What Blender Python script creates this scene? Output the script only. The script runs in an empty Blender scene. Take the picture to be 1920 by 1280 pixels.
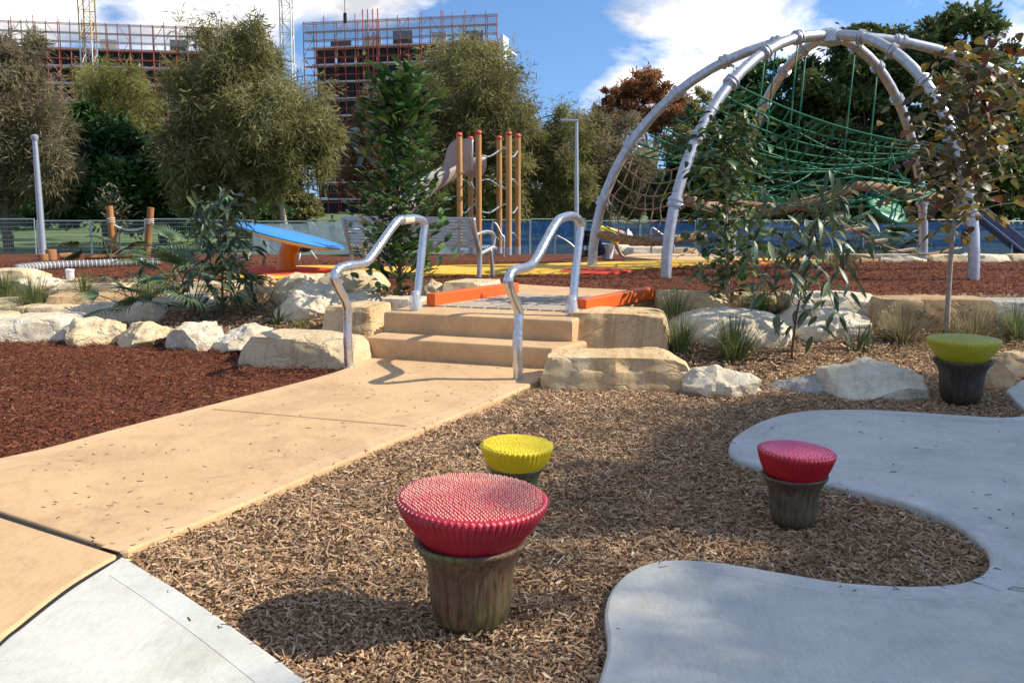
import bpy, bmesh, math, random
import numpy as np
from mathutils import Vector, Matrix, noise as mnoise
PI = math.pi
scene = bpy.context.scene
COL = scene.collection

# ------------------------------------------------------------------ camera
FPX, CX, CY, HZ, EYE = 1720.0, 960.0, 590.0, 369.0, 1.58      # focal length etc. in photo pixels
PITCH = math.atan((CY - HZ) / FPX)
cam_d = bpy.data.cameras.new('camera')
cam_d.sensor_fit = 'HORIZONTAL'; cam_d.sensor_width = 36.0
cam_d.lens = FPX / 1920.0 * 36.0
cam_d.shift_y = -(640.0 - CY) / 1920.0
cam_d.clip_start = 0.05; cam_d.clip_end = 3000
cam = bpy.data.objects.new('camera', cam_d); COL.objects.link(cam)
cam.location = (0, 0, EYE); cam.rotation_euler = (PI / 2 - PITCH, 0, 0)
scene.camera = cam

# ------------------------------------------------------------------ light
SUN_EL, SUN_AZ = math.radians(39), math.radians(0.5)             # azimuth measured from +X towards +Y
SUN_DIR = Vector((math.cos(SUN_EL) * math.cos(SUN_AZ), math.cos(SUN_EL) * math.sin(SUN_AZ), math.sin(SUN_EL)))
sun_d = bpy.data.lights.new('sun', 'SUN'); sun_d.energy = 4.8; sun_d.angle = math.radians(0.53)
sun_d.color = (1.0, 0.93, 0.80)
sun = bpy.data.objects.new('sun', sun_d); COL.objects.link(sun)
sun.rotation_euler = SUN_DIR.to_track_quat('Z', 'Y').to_euler()
sun.location = (30, 2, 30)

world = bpy.data.worlds.new('World'); scene.world = world; world.use_nodes = True
wn, wl = world.node_tree.nodes, world.node_tree.links
wn.clear()
def wnode(t, **k):
    n = wn.new(t)
    for a, b in k.items(): setattr(n, a, b)
    return n
def wmath(op, a, b=None, clamp=False):
    n = wnode('ShaderNodeMath', operation=op, use_clamp=clamp)
    for i, q in enumerate((a, b)):
        if q is None: continue
        if isinstance(q, (int, float)): n.inputs[i].default_value = q
        else: wl.new(q, n.inputs[i])
    return n.outputs[0]
CLOUDS = [(430, 35, 190, 62, 0.26), (705, 15, 130, 42, 0.24), (1370, 60, 215, 70, 0.23), (1190, 160, 115, 45, 0.17), (60, 40, 200, 60, 0.20), (1020, 106, 34, 20, 0.20), (1905, 110, 60, 60, 0.2),
          (965, 80, 125, 150, -0.24), (1650, 30, 105, 55, -0.19), (590, 75, 55, 45, -0.17), (245, 45, 45, 30, -0.2), (870, 60, 60, 90, -0.12), (1085, 60, 40, 60, -0.10)]
sky = wnode('ShaderNodeTexSky', sky_type='NISHITA', sun_disc=False)
sky.sun_elevation = SUN_EL; sky.sun_rotation = PI / 2 - SUN_AZ
sky.altitude = 0; sky.air_density = 1.0; sky.dust_density = 0.1; sky.ozone_density = 2.0
hs = wnode('ShaderNodeHueSaturation'); hs.inputs['Saturation'].default_value = 1.14; hs.inputs['Value'].default_value = 1.8
wl.new(sky.outputs[0], hs.inputs['Color'])
tc = wnode('ShaderNodeTexCoord'); sep = wnode('ShaderNodeSeparateXYZ'); wl.new(tc.outputs['Generated'], sep.inputs[0])
dx_, dy_, dz_ = sep.outputs
# clear dry air: the deep blue reaches low towards the horizon
lift = wnode('ShaderNodeCombineXYZ'); wl.new(dx_, lift.inputs[0]); wl.new(dy_, lift.inputs[1])
wl.new(wmath('ADD', wmath('MULTIPLY', wmath('MAXIMUM', dz_, 0.0), 1.5), 0.22), lift.inputs[2])
nrm = wnode('ShaderNodeVectorMath', operation='NORMALIZE'); wl.new(lift.outputs[0], nrm.inputs[0]); wl.new(nrm.outputs[0], sky.inputs[0])
# clouds: broken cumulus everywhere (noise), with the big ones of the view at their places
comb = wnode('ShaderNodeCombineXYZ'); wl.new(dx_, comb.inputs[0]); wl.new(dy_, comb.inputs[1]); wl.new(wmath('MULTIPLY', dz_, 1.9), comb.inputs[2])
n1 = wnode('ShaderNodeTexNoise'); n1.inputs['Scale'].default_value = 7.5; n1.inputs['Detail'].default_value = 9; n1.inputs['Roughness'].default_value = 0.62; n1.inputs['Distortion'].default_value = 0.3
wl.new(comb.outputs[0], n1.inputs['Vector'])
yy = wmath('MAXIMUM', dy_, 0.05); ta = wmath('DIVIDE', dx_, yy); te = wmath('DIVIDE', dz_, yy)
acc = n1.outputs['Fac']
for (bx_, by_, sx_, sy_, am) in CLOUDS:
    p = wmath('POWER', wmath('ABSOLUTE', wmath('DIVIDE', wmath('SUBTRACT', ta, (bx_ - 960) / 1720), sx_ / 1720)), 2.0)
    q = wmath('POWER', wmath('ABSOLUTE', wmath('DIVIDE', wmath('SUBTRACT', te, (369 - by_) / 1720), sy_ / 1720)), 2.0)
    g = wmath('MULTIPLY', wmath('POWER', 2.718, wmath('MULTIPLY', wmath('ADD', p, q), -1.0)), am)
    acc = wmath('ADD', acc, g)
cr = wnode('ShaderNodeValToRGB'); cr.color_ramp.elements[0].position = 0.475; cr.color_ramp.elements[1].position = 0.72
wl.new(acc, cr.inputs[0])
n2 = wnode('ShaderNodeTexNoise'); n2.inputs['Scale'].default_value = 7.0; n2.inputs['Detail'].default_value = 7; n2.inputs['Roughness'].default_value = 0.6
wl.new(comb.outputs[0], n2.inputs['Vector'])
cc = wnode('ShaderNodeMixRGB'); cc.inputs[1].default_value = (5.8, 5.9, 6.3, 1); cc.inputs[2].default_value = (19.0, 17.6, 15.8, 1)
wl.new(wmath('MULTIPLY', wmath('SUBTRACT', n2.outputs['Fac'], 0.38), 3.2, True), cc.inputs[0])
mixc = wnode('ShaderNodeMixRGB'); wl.new(cr.outputs[0], mixc.inputs[0]); wl.new(hs.outputs[0], mixc.inputs[1]); wl.new(cc.outputs[0], mixc.inputs[2])
bg = wnode('ShaderNodeBackground'); bg.inputs['Strength'].default_value = 0.095
wl.new(mixc.outputs[0], bg.inputs['Color'])
wo = wnode('ShaderNodeOutputWorld'); wl.new(bg.outputs[0], wo.inputs['Surface'])

scene.view_settings.view_transform = 'Standard'; scene.view_settings.look = 'None'
scene.view_settings.exposure = 0.45; scene.view_settings.gamma = 1.0

# ------------------------------------------------------------------ survey: photo pixel -> place in the world
_c, _s = math.cos(PITCH), math.sin(PITCH)
def ray(x, y):
    X = (x - CX) / FPX; D = (y - CY) / FPX
    return Vector((X, _c - D * _s, -(_s + D * _c)))
def P(x, y, z=0.0):
    r = ray(x, y); t = (z - EYE) / r.z
    return Vector((r.x * t, r.y * t, z))
def V(x, y, Y):
    r = ray(x, y); t = Y / r.y
    return Vector((r.x * t, Y, EYE + r.z * t))
def PV(x, y, A, B):                                            # on the vertical plane through A and B
    r = ray(x, y); n = Vector((B.y - A.y, -(B.x - A.x), 0))
    t = (n.x * A.x + n.y * A.y) / (n.x * r.x + n.y * r.y)
    return Vector((r.x * t, r.y * t, EYE + r.z * t))

TERR = 0.42                                                     # level of the play terrace
FX = [(-40, 13.5), (-8, 10.9), (-5.2, 10.15), (-3.4, 9.55), (-2.0, 8.9), (-1.4, 8.9), (0.3, 8.3), (0.85, 7.85), (1.7, 7.6), (2.6, 7.7), (3.6, 7.9), (4.6, 8.4), (8, 9.0), (40, 12)]
BX = [(-40, 15.5), (-8, 13.6), (-5.8, 13.0), (-4, 12.7), (-2, 12.0), (-1.2, 11.2), (0.6, 10.4), (1.7, 10.7), (2.6, 11.0), (5, 10.75), (8, 10.9), (40, 13)]
def lerp_tab(tab, x): return np.interp(x, [a for a, b in tab], [b for a, b in tab])
def Hgt(x, y):
    """height of the ground, works on arrays"""
    x = np.asarray(x, float); y = np.asarray(y, float)
    f = lerp_tab(FX, x); b = lerp_tab(BX, x)
    t = np.clip((y - f) / np.maximum(b - f, 0.1), 0, 1)
    h = TERR *  (0.35 * t + 0.65 * t * t * (3 - 2 * t))
    far = np.interp(y, [0, 16.5, 22, 28, 42, 60, 2000], [0, 0, -0.20, -0.62, -1.68, -1.72, -1.72])
    return h + far
def G(px, py):
    r = ray(px, py); t = 1.0
    o = Vector((0, 0, EYE))
    prev = t
    while t < 200:
        q = o + r * t
        if q.z < float(Hgt(q.x, q.y)): break
        prev = t; t *= 1.01
    a, b = prev, t
    for _ in range(25):
        m = (a + b) / 2; q = o + r * m
        if q.z < float(Hgt(q.x, q.y)): b = m
        else: a = m
    return o + r * b
def gz(x, y): return float(Hgt(x, y))

# ------------------------------------------------------------------ mesh helpers
class MB:
    def __init__(self): self.v = []; self.f = []; self.m = []
    def add(self, vs, fs, mi=0):
        k = len(self.v); self.v += [tuple(p) for p in vs]
        self.f += [tuple(i + k for i in q) for q in fs]; self.m += [mi] * len(fs)
        return self
    def box(self, c, s, M=None, mi=0, ch=0.0):
        x, y, z = s[0] / 2, s[1] / 2, s[2] / 2
        if ch <= 0:
            vs = [(-x, -y, -z), (x, -y, -z), (x, y, -z), (-x, y, -z), (-x, -y, z), (x, -y, z), (x, y, z), (-x, y, z)]
            fs = [(0, 3, 2, 1), (4, 5, 6, 7), (0, 1, 5, 4), (1, 2, 6, 5), (2, 3, 7, 6), (3, 0, 4, 7)]
        else:
            a, b = x - ch, y - ch
            vs = []
            for (p, q, h) in ((x, y, -z), (x, y, z - ch), (a, b, z)):
                vs += [(-p, -q, h), (p, -q, h), (p, q, h), (-p, q, h)]
            fs = [(0, 3, 2, 1), (8, 9, 10, 11)]
            for k in (0, 4):
                for i in range(4): j = (i + 1) % 4; fs.append((k + i, k + j, k + 4 + j, k + 4 + i))
        c = Vector(c)
        vs = [(M @ Vector(v) if M else Vector(v)) + c for v in vs]
        return self.add(vs, fs, mi)
    def beam(self, a, b, w, h, mi=0, ch=0.0, up=Vector((0, 0, 1))):
        a, b = Vector(a), Vector(b); d = (b - a); L = d.length; d.normalize()
        sx = d.cross(up)
        if sx.length < 1e-4: sx = d.cross(Vector((0, 1, 0)))
        sx.normalize(); uz = sx.cross(d)
        M = Matrix((d, -sx, uz)).transposed()
        return self.box((a + b) / 2, (L, w, h), M, mi, ch)
    def tube(self, pts, r, seg=8, mi=0, cap=True, closed=False):
        pts = [Vector(p) for p in pts]; n = len(pts)
        rs = r if isinstance(r, (list, tuple)) else [r] * n
        vs, fs = [], []; ref = None
        for i, p in enumerate(pts):
            if closed: d = pts[(i + 1) % n] - pts[i - 1]
            else: d = pts[min(i + 1, n - 1)] - pts[max(i - 1, 0)]
            if d.length < 1e-9: d = Vector((0, 0, 1))
            d.normalize()
            if ref is None:
                ref = Vector((1, 0, 0)) if abs(d.x) < 0.8 else Vector((0, 1, 0))
            sx = ref - d * ref.dot(d)
            if sx.length < 1e-6: sx = d.orthogonal()
            sx.normalize(); ref = sx; sy = d.cross(sx)
            for k in range(seg):
                a = 2 * PI * k / seg
                vs.append(p + (sx * math.cos(a) + sy * math.sin(a)) * rs[i])
        m = n if closed else n - 1
        for i in range(m):
            for k in range(seg):
                a, b = i * seg + k, i * seg + (k + 1) % seg
                c2, d2 = ((i + 1) % n) * seg + (k + 1) % seg, ((i + 1) % n) * seg + k
                fs.append((a, b, c2, d2))
        if cap and not closed:
            fs.append(tuple(range(seg - 1, -1, -1))); fs.append(tuple((n - 1) * seg + k for k in range(seg)))
        return self.add(vs, fs, mi)
    def lathe(self, prof, seg=32, c=(0, 0, 0), mi=0, rib=None):
        vs, fs = [], []; c = Vector(c); n = len(prof)
        for i, (r, z) in enumerate(prof):
            for k in range(seg):
                a = 2 * PI * k / seg
                rr = r * (1 + (rib(a, i) if rib else 0))
                vs.append(c + Vector((rr * math.cos(a), rr * math.sin(a), z)))
        for i in range(n - 1):
            for k in range(seg):
                a, b = i * seg + k, i * seg + (k + 1) % seg
                fs.append((a, b, b + seg, a + seg))
        fs.append(tuple(range(seg - 1, -1, -1))); fs.append(tuple((n - 1) * seg + k for k in range(seg)))
        return self.add(vs, fs, mi)
    def build(self, name, mats, parent=None, smooth=False, angle=None):
        me = bpy.data.meshes.new(name); me.from_pydata(self.v, [], self.f)
        if not isinstance(mats, (list, tuple)): mats = [mats]
        for m in mats: me.materials.append(m)
        if len(mats) > 1: me.polygons.foreach_set('material_index', self.m)
        if smooth: me.polygons.foreach_set('use_smooth', [True] * len(me.polygons))
        me.update()
        if smooth and angle: me.set_sharp_from_angle(angle=math.radians(angle))
        return link(name, me, parent)
def link(name, me, parent=None):
    o = bpy.data.objects.new(name, me); COL.objects.link(o)
    if parent is not None: adopt(o, parent)
    return o
def adopt(o, parent):
    o.parent = parent
    M4 = Matrix.Identity(4)
    if parent.parent is None and not parent.get('_local'): M4 = Matrix.Translation(-parent.location)
    o.matrix_parent_inverse = M4
def tag(o, label, cat, group=None, kind=None):
    if label: o['label'] = label
    if cat: o['category'] = cat
    if group: o['group'] = group
    if kind: o['kind'] = kind
    return o
def thing(name, label, cat, loc, group=None, rz=0.0, local=False):
    o = bpy.data.objects.new(name, None); COL.objects.link(o)
    o.location = loc; o.rotation_euler = (0, 0, rz); o.empty_display_size = 0.2
    if local: o['_local'] = 1
    return tag(o, label, cat, group)
def np_mesh(name, verts, faces, mats, fattr=None, smooth=False):
    """verts (N,3), faces (M,k) arrays -> mesh, fast"""
    me = bpy.data.meshes.new(name)
    verts = np.ascontiguousarray(verts, dtype=np.float32); faces = np.ascontiguousarray(faces, dtype=np.int32)
    M, k = faces.shape
    me.vertices.add(len(verts)); me.vertices.foreach_set('co', verts.ravel())
    me.loops.add(M * k); me.loops.foreach_set('vertex_index', faces.ravel())
    me.polygons.add(M); me.polygons.foreach_set('loop_start', np.arange(0, M * k, k, dtype=np.int32))
    me.polygons.foreach_set('loop_total', np.full(M, k, dtype=np.int32))
    if smooth: me.polygons.foreach_set('use_smooth', np.ones(M, dtype=bool))
    for m in (mats if isinstance(mats, (list, tuple)) else [mats]): me.materials.append(m)
    if fattr is not None:
        at = me.attributes.new('tone', 'FLOAT', 'FACE'); at.data.foreach_set('value', np.ascontiguousarray(fattr, dtype=np.float32))
    me.update(); me.validate()
    return me
def spline(pts, sub=6, closed=False):
    pts = [Vector(p) for p in pts]; n = len(pts); out = []
    rng = range(n) if closed else range(n - 1)
    for i in rng:
        if closed: p0, p1, p2, p3 = pts[i - 1], pts[i], pts[(i + 1) % n], pts[(i + 2) % n]
        else: p0, p1, p2, p3 = pts[max(i - 1, 0)], pts[i], pts[i + 1], pts[min(i + 2, n - 1)]
        for k in range(sub):
            t = k / sub
            out.append(0.5 * ((2 * p1) + (p2 - p0) * t + (2 * p0 - 5 * p1 + 4 * p2 - p3) * t * t + (3 * p1 - p0 - 3 * p2 + p3) * t ** 3))
    if not closed: out.append(pts[-1])
    return out
def inside(poly, x, y):
    x = np.asarray(x); y = np.asarray(y); r = np.zeros(x.shape, bool); n = len(poly)
    for i in range(n):
        x1, y1 = poly[i][0], poly[i][1]; x2, y2 = poly[i - 1][0], poly[i - 1][1]
        if y1 == y2: continue
        cnd = ((y1 > y) != (y2 > y)) & (x < (x2 - x1) * (y - y1) / (y2 - y1) + x1)
        r ^= cnd
    return r
def area2(poly):
    return sum(poly[i - 1][0] * poly[i][1] - poly[i][0] * poly[i - 1][1] for i in range(len(poly)))
def inset(poly, d):
    n = len(poly); out = []
    for i in range(n):
        a, b, c = Vector(poly[i - 1][:2]), Vector(poly[i][:2]), Vector(poly[(i + 1) % n][:2])
        e1, e2 = (b - a), (c - b)
        if e1.length < 1e-6: e1 = e2
        if e2.length < 1e-6: e2 = e1
        e1.normalize(); e2.normalize()
        n1, n2 = Vector((-e1.y, e1.x)), Vector((-e2.y, e2.x))
        k = n1 + n2; L = k.length
        if L < 0.2: k = n1
        else: k = k / L / max(0.45, (k / L).dot(n1))
        out.append(b + k * d)
    return out
def slab(name, poly, z0, z1, mats, parent=None, ch=0.012, margin=0.0):
    """flat slab with a rounded arris; margin = trowelled border ring in mats[1]"""
    poly = [Vector(p[:2]) for p in poly]
    if area2(poly) < 0: poly = poly[::-1]
    n = len(poly); mb = MB()
    rings = [(poly, z0, 0), (poly, z1 - ch, 0), (inset(poly, ch * 0.35), z1 - ch * 0.3, 0), (inset(poly, ch), z1, 0)]
    vs = []; 
    for q, z, _ in rings: vs += [(p.x, p.y, z) for p in q]
    k = len(mb.v); mb.add(vs, [])
    for j in range(len(rings) - 1):
        mi = rings[j + 1][2]
        for i in range(n):
            i2 = (i + 1) % n
            mb.f.append((j * n + i, j * n + i2, (j + 1) * n + i2, (j + 1) * n + i)); mb.m.append(mi)
    top = (len(rings) - 1) * n
    mb.f.append(tuple(top + i for i in range(n))); mb.m.append(0)
    mb.f.append(tuple(range(n - 1, -1, -1))); mb.m.append(0)
    return mb.build(name, mats, parent)

def margin(name, edge, width, z, mat, parent, side=1):
    """smooth trowelled band along an edge, a hair proud of the broomed slab"""
    e = [Vector((p[0], p[1], 0)) for p in edge]; n = len(e); mb = MB(); vs = []
    for i in range(n):
        d = e[min(i + 1, n - 1)] - e[max(i - 1, 0)]; d.normalize(); q = Vector((-d.y, d.x, 0)) * side
        a, b = e[i] + q * 0.014, e[i] + q * width
        vs += [(a.x, a.y, z), (a.x, a.y, z + 0.0014), (b.x, b.y, z + 0.0014), (b.x, b.y, z)]
    mb.add(vs, [])
    for i in range(n - 1):
        for k in range(3):
            f = (i * 4 + k, i * 4 + k + 1, i * 4 + 5 + k, i * 4 + 4 + k)
            mb.f.append(f if side > 0 else f[::-1]); mb.m.append(0)
    return mb.build(name, mat, parent)

# ------------------------------------------------------------------ materials
def col(c): return (c[0], c[1], c[2], 1.0)
class NT:
    def __init__(self, name):
        self.m = bpy.data.materials.new(name); self.m.use_nodes = True
        self.t = self.m.node_tree; self.b = self.t.nodes['Principled BSDF']
        self.tcn = None
    def n(self, t, **k):
        q = self.t.nodes.new(t)
        for a, b in k.items(): setattr(q, a, b)
        return q
    def l(self, a, b): self.t.links.new(a, b)
    def obj(self, scale=None):
        if self.tcn is None: self.tcn = self.n('ShaderNodeTexCoord')
        if scale is None: return self.tcn.outputs['Object']
        mp = self.n('ShaderNodeMapping'); mp.inputs['Scale'].default_value = scale
        self.l(self.tcn.outputs['Object'], mp.inputs[0]); return mp.outputs[0]
    def noise(self, scale, detail=5, rough=0.6, vec=None, dist=0.0):
        q = self.n('ShaderNodeTexNoise'); q.inputs['Scale'].default_value = scale; q.inputs['Detail'].default_value = detail
        q.inputs['Roughness'].default_value = rough; q.inputs['Distortion'].default_value = dist
        self.l(vec if vec is not None else self.obj(), q.inputs['Vector']); return q.outputs['Fac']
    def ramp(self, fac, stops):
        q = self.n('ShaderNodeValToRGB'); e = q.color_ramp.elements
        while len(e) < len(stops): e.new(0.5)
        for i, (p, c) in enumerate(stops): e[i].position = p; e[i].color = col(c) if len(c) == 3 else c
        self.l(fac, q.inputs[0]); return q.outputs[0]
    def mix(self, fac, a, b, mode='MIX'):
        q = self.n('ShaderNodeMixRGB', blend_type=mode)
        for i, s in ((0, fac), (1, a), (2, b)):
            if isinstance(s, (int, float)): q.inputs[i].default_value = s
            elif isinstance(s, tuple): q.inputs[i].default_value = col(s)
            else: self.l(s, q.inputs[i])
        return q.outputs[0]
    def bump(self, h, strength=0.3, dist=0.01):
        q = self.n('ShaderNodeBump'); q.inputs['Strength'].default_value = strength; q.inputs['Distance'].default_value = dist
        self.l(h, q.inputs['Height'])
        self.l(q.outputs[0], self.b.inputs['Normal']); return q
    def color(self, s):
        if isinstance(s, tuple): self.b.inputs['Base Color'].default_value = col(s)
        else: self.l(s, self.b.inputs['Base Color'])
    def set(self, rough=0.8, metal=0.0, spec=None, trans=None):
        self.b.inputs['Roughness'].default_value = rough; self.b.inputs['Metallic'].default_value = metal
        if spec is not None: self.b.inputs['Specular IOR Level'].default_value = spec
        return self
def tint(c, k): return tuple(min(1, max(0, a * k)) for a in c)
def simple(name, c, rough=0.7, metal=0.0, var=0.18, scale=6, bump=0.0, bscale=40, spec=None):
    t = NT(name)
    t.color(t.ramp(t.noise(scale, 5), [(0.3, tint(c, 1 - var)), (0.7, tint(c, 1 + var))]))
    if bump: t.bump(t.noise(bscale, 4), bump, 0.01)
    t.set(rough, metal, spec); return t.m
def foliage(name, dark, mid, light, rough=0.6, sub=0.25, spec=0.3):
    """per-leaf colour variety through the 'tone' attribute, light passing through the leaves"""
    t = NT(name)
    a = t.n('ShaderNodeAttribute', attribute_name='tone')
    c = t.ramp(a.outputs['Fac'], [(0.0, dark), (0.5, mid), (1.0, light)])
    t.color(c); t.set(rough, 0, spec)
    tr = t.n('ShaderNodeBsdfTranslucent'); t.l(c, tr.inputs['Color'])
    mx = t.n('ShaderNodeMixShader'); mx.inputs[0].default_value = sub
    out = [q for q in t.t.nodes if q.type == 'OUTPUT_MATERIAL'][0]
    t.l(t.b.outputs[0], mx.inputs[1]); t.l(tr.outputs[0], mx.inputs[2]); t.l(mx.outputs[0], out.inputs['Surface'])
    return t.m
def leafmat(name, dark, mid, light, rough=0.4, sub=0.2, spec=0.5):
    """for single leaf objects: colour differs from leaf to leaf"""
    t = NT(name)
    oi = t.n('ShaderNodeObjectInfo')
    c = t.ramp(oi.outputs['Random'], [(0.0, dark), (0.55, mid), (1.0, light)])
    t.color(c); t.set(rough, 0, spec)
    tr = t.n('ShaderNodeBsdfTranslucent'); t.l(c, tr.inputs['Color'])
    mx = t.n('ShaderNodeMixShader'); mx.inputs[0].default_value = sub
    out = [q for q in t.t.nodes if q.type == 'OUTPUT_MATERIAL'][0]
    t.l(t.b.outputs[0], mx.inputs[1]); t.l(tr.outputs[0], mx.inputs[2]); t.l(mx.outputs[0], out.inputs['Surface'])
    return t.m
def chipmat(name, stops, rough=0.85):
    t = NT(name); a = t.n('ShaderNodeAttribute', attribute_name='tone')
    g = t.noise(160, 3, 0.6, t.obj((1, 1, 1)))
    c = t.mix(0.2, t.ramp(a.outputs['Fac'], stops), t.ramp(g, [(0.3, (0.3, 0.3, 0.3)), (0.7, (1, 1, 1))]), 'MULTIPLY')
    t.color(c); t.set(rough, 0, 0.2); return t.m
def mulchground(name, stops, scale=60):
    t = NT(name)
    vo = t.n('ShaderNodeTexVoronoi'); vo.inputs['Scale'].default_value = scale
    mp = t.n('ShaderNodeMapping'); mp.inputs['Scale'].default_value = (1, 2.4, 1)
    nz = t.n('ShaderNodeTexNoise'); nz.inputs['Scale'].default_value = 9
    t.l(t.obj(), nz.inputs['Vector'])
    ad = t.n('ShaderNodeMixRGB'); ad.inputs[0].default_value = 0.12; t.l(t.obj(), ad.inputs[1]); t.l(nz.outputs['Color'], ad.inputs[2])
    t.l(ad.outputs[0], mp.inputs[0]); t.l(mp.outputs[0], vo.inputs['Vector'])
    sp = t.n('ShaderNodeSeparateColor'); t.l(vo.outputs['Color'], sp.inputs[0])
    c = t.ramp(sp.outputs[0], stops)
    big = t.ramp(t.noise(0.9, 4), [(0.35, (0.72, 0.72, 0.72)), (0.7, (1.1, 1.1, 1.1))])
    c = t.mix(1.0, c, big, 'MULTIPLY')
    t.color(c); t.set(0.9, 0, 0.15)
    t.bump(vo.outputs['Distance'], 0.9, 0.02); return t.m
def concrete(name, c, var=0.12, broom=True):
    t = NT(name)
    a = t.noise(1.3, 6, 0.62, None, 0.6)
    base = t.ramp(a, [(0.25, tint(c, 1 - var * 1.5)), (0.5, c), (0.78, tint(c, 1 + var))])
    f = t.noise(38, 4, 0.7)
    base = t.mix(0.35, base, t.ramp(f, [(0.3, (0.72, 0.72, 0.72)), (0.7, (1.0, 1.0, 1.0))]), 'MULTIPLY')
    st = t.ramp(t.noise(3.1, 7, 0.7, None, 1.2), [(0.50, (1, 1, 1)), (0.72, (0.70, 0.67, 0.64))])
    base = t.mix(0.6, base, st, 'MULTIPLY')
    if broom:
        b = t.noise(14, 2, 0.5, t.obj((14, 0.8, 1)))
        base = t.mix(0.45, base, t.ramp(b, [(0.3, (0.78, 0.78, 0.78)), (0.7, (1.06, 1.06, 1.06))]), 'MULTIPLY')
    sp = t.ramp(t.noise(85, 2, 0.5), [(0.66, (1, 1, 1)), (0.74, (0.62, 0.58, 0.54))])
    base = t.mix(0.55, base, sp, 'MULTIPLY')
    sm = t.ramp(t.noise(0.55, 8, 0.75, None, 2.0), [(0.48, (1, 1, 1)), (0.60, (0.86, 0.84, 0.82)), (0.70, (1.02, 1.02, 1.02))])
    base = t.mix(0.8, base, sm, 'MULTIPLY')
    t.color(base); t.set(0.82, 0, 0.3)
    t.bump(t.noise(160, 3, 0.7), 0.3, 0.003); return t.m
def sandstone(name, c1, c2, c3, bands=0.5, ang=(0.3, 0.2, 1.0)):
    t = NT(name)
    oi = t.n('ShaderNodeObjectInfo'); ad = t.n('ShaderNodeVectorMath', operation='ADD')
    sc = t.n('ShaderNodeVectorMath', operation='SCALE'); sc.inputs['Scale'].default_value = 37.0
    cx = t.n('ShaderNodeCombineXYZ'); t.l(oi.outputs['Random'], cx.inputs[0]); t.l(oi.outputs['Random'], cx.inputs[1]); t.l(cx.outputs[0], sc.inputs[0])
    t.l(t.obj(), ad.inputs[0]); t.l(sc.outputs[0], ad.inputs[1]); vec = ad.outputs[0]
    a = t.ramp(t.noise(2.2, 6, 0.65, vec, 0.8), [(0.25, c2), (0.5, c1), (0.72, c3)])
    mp = t.n('ShaderNodeMapping'); mp.inputs['Rotation'].default_value = ang; mp.inputs['Scale'].default_value = (7, 0.5, 0.7)
    t.l(vec, mp.inputs[0])
    bd = t.noise(1.6, 3, 0.5, mp.outputs[0], 0.5)
    c = t.mix(bands, a, t.ramp(bd, [(0.38, (0.62, 0.50, 0.36)), (0.46, (1, 1, 1)), (0.62, (0.96, 0.92, 0.82)), (0.72, (0.72, 0.62, 0.5))]), 'MULTIPLY')
    fine = t.noise(45, 6, 0.75, vec)
    c = t.mix(0.5, c, t.ramp(fine, [(0.32, (0.55, 0.52, 0.48)), (0.6, (1, 1, 1))]), 'MULTIPLY')
    t.color(c); t.set(0.92, 0, 0.15)
    vo = t.n('ShaderNodeTexVoronoi', feature='DISTANCE_TO_EDGE'); vo.inputs['Scale'].default_value = 3.2
    wv = t.mix(0.25, vec, t.n('ShaderNodeTexNoise').outputs['Color']); t.l(wv, vo.inputs['Vector'])
    ck = t.ramp(vo.outputs['Distance'], [(0.0, (0, 0, 0)), (0.05, (1, 1, 1))])
    hh = t.mix(0.5, t.noise(9, 8, 0.72, vec), fine)
    hh = t.mix(0.35, hh, ck)
    t.bump(hh, 0.75, 0.03); return t.m
def metal(name, c, rough=0.35, met=0.9, bump=0.0, bscale=30, var=0.12):
    t = NT(name)
    t.color(t.ramp(t.noise(12, 5, 0.6), [(0.3, tint(c, 1 - var)), (0.7, tint(c, 1 + var))]))
    t.set(rough, met)
    if bump: t.bump(t.noise(bscale, 5, 0.6), bump, 0.01)
    return t.m
def timber(name, c, scl=(1, 1, 0.08), var=0.25):
    t = NT(name)
    oi = t.n('ShaderNodeObjectInfo')
    g = t.noise(22, 6, 0.65, t.obj(scl), 0.4)
    b = t.ramp(g, [(0.3, tint(c, 1 - var)), (0.7, tint(c, 1 + var))])
    b = t.mix(1.0, b, t.ramp(oi.outputs['Random'], [(0, (0.78, 0.78, 0.78)), (1, (1.08, 1.06, 1.04))]), 'MULTIPLY')
    t.color(b); t.set(0.7, 0, 0.25); t.bump(g, 0.2, 0.005); return t.m

M = {}
M['mulch_brown'] = mulchground('mulch_brown', [(0.0, (0.13, 0.07, 0.038)), (0.4, (0.31, 0.185, 0.10)), (0.75, (0.48, 0.32, 0.18)), (1.0, (0.6, 0.45, 0.28))], 55)
M['mulch_red'] = mulchground('mulch_red', [(0.0, (0.06, 0.017, 0.009)), (0.45, (0.19, 0.060, 0.030)), (0.85, (0.28, 0.098, 0.050)), (1.0, (0.40, 0.19, 0.10))], 60)
M['mulch_bed'] = mulchground('mulch_bed', [(0.0, (0.08, 0.045, 0.022)), (0.4, (0.20, 0.115, 0.06)), (0.8, (0.34, 0.21, 0.11)), (1.0, (0.46, 0.33, 0.2))], 45)
M['chip_brown'] = chipmat('chip_brown', [(0.0, (0.16, 0.082, 0.042)), (0.3, (0.34, 0.20, 0.11)), (0.65, (0.52, 0.34, 0.19)), (0.9, (0.66, 0.48, 0.30)), (1.0, (0.80, 0.66, 0.47))])
M['chip_red'] = chipmat('chip_red', [(0.0, (0.055, 0.016, 0.008)), (0.5, (0.165, 0.050, 0.024)), (0.88, (0.26, 0.088, 0.044)), (1.0, (0.46, 0.24, 0.13))])
M['lawn'] = simple('lawn', (0.10, 0.145, 0.035), 0.95, var=0.4, scale=0.5, bump=0.6, bscale=30)
M['buff'] = concrete('buff_concrete', (0.66, 0.43, 0.225), 0.10)
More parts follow.
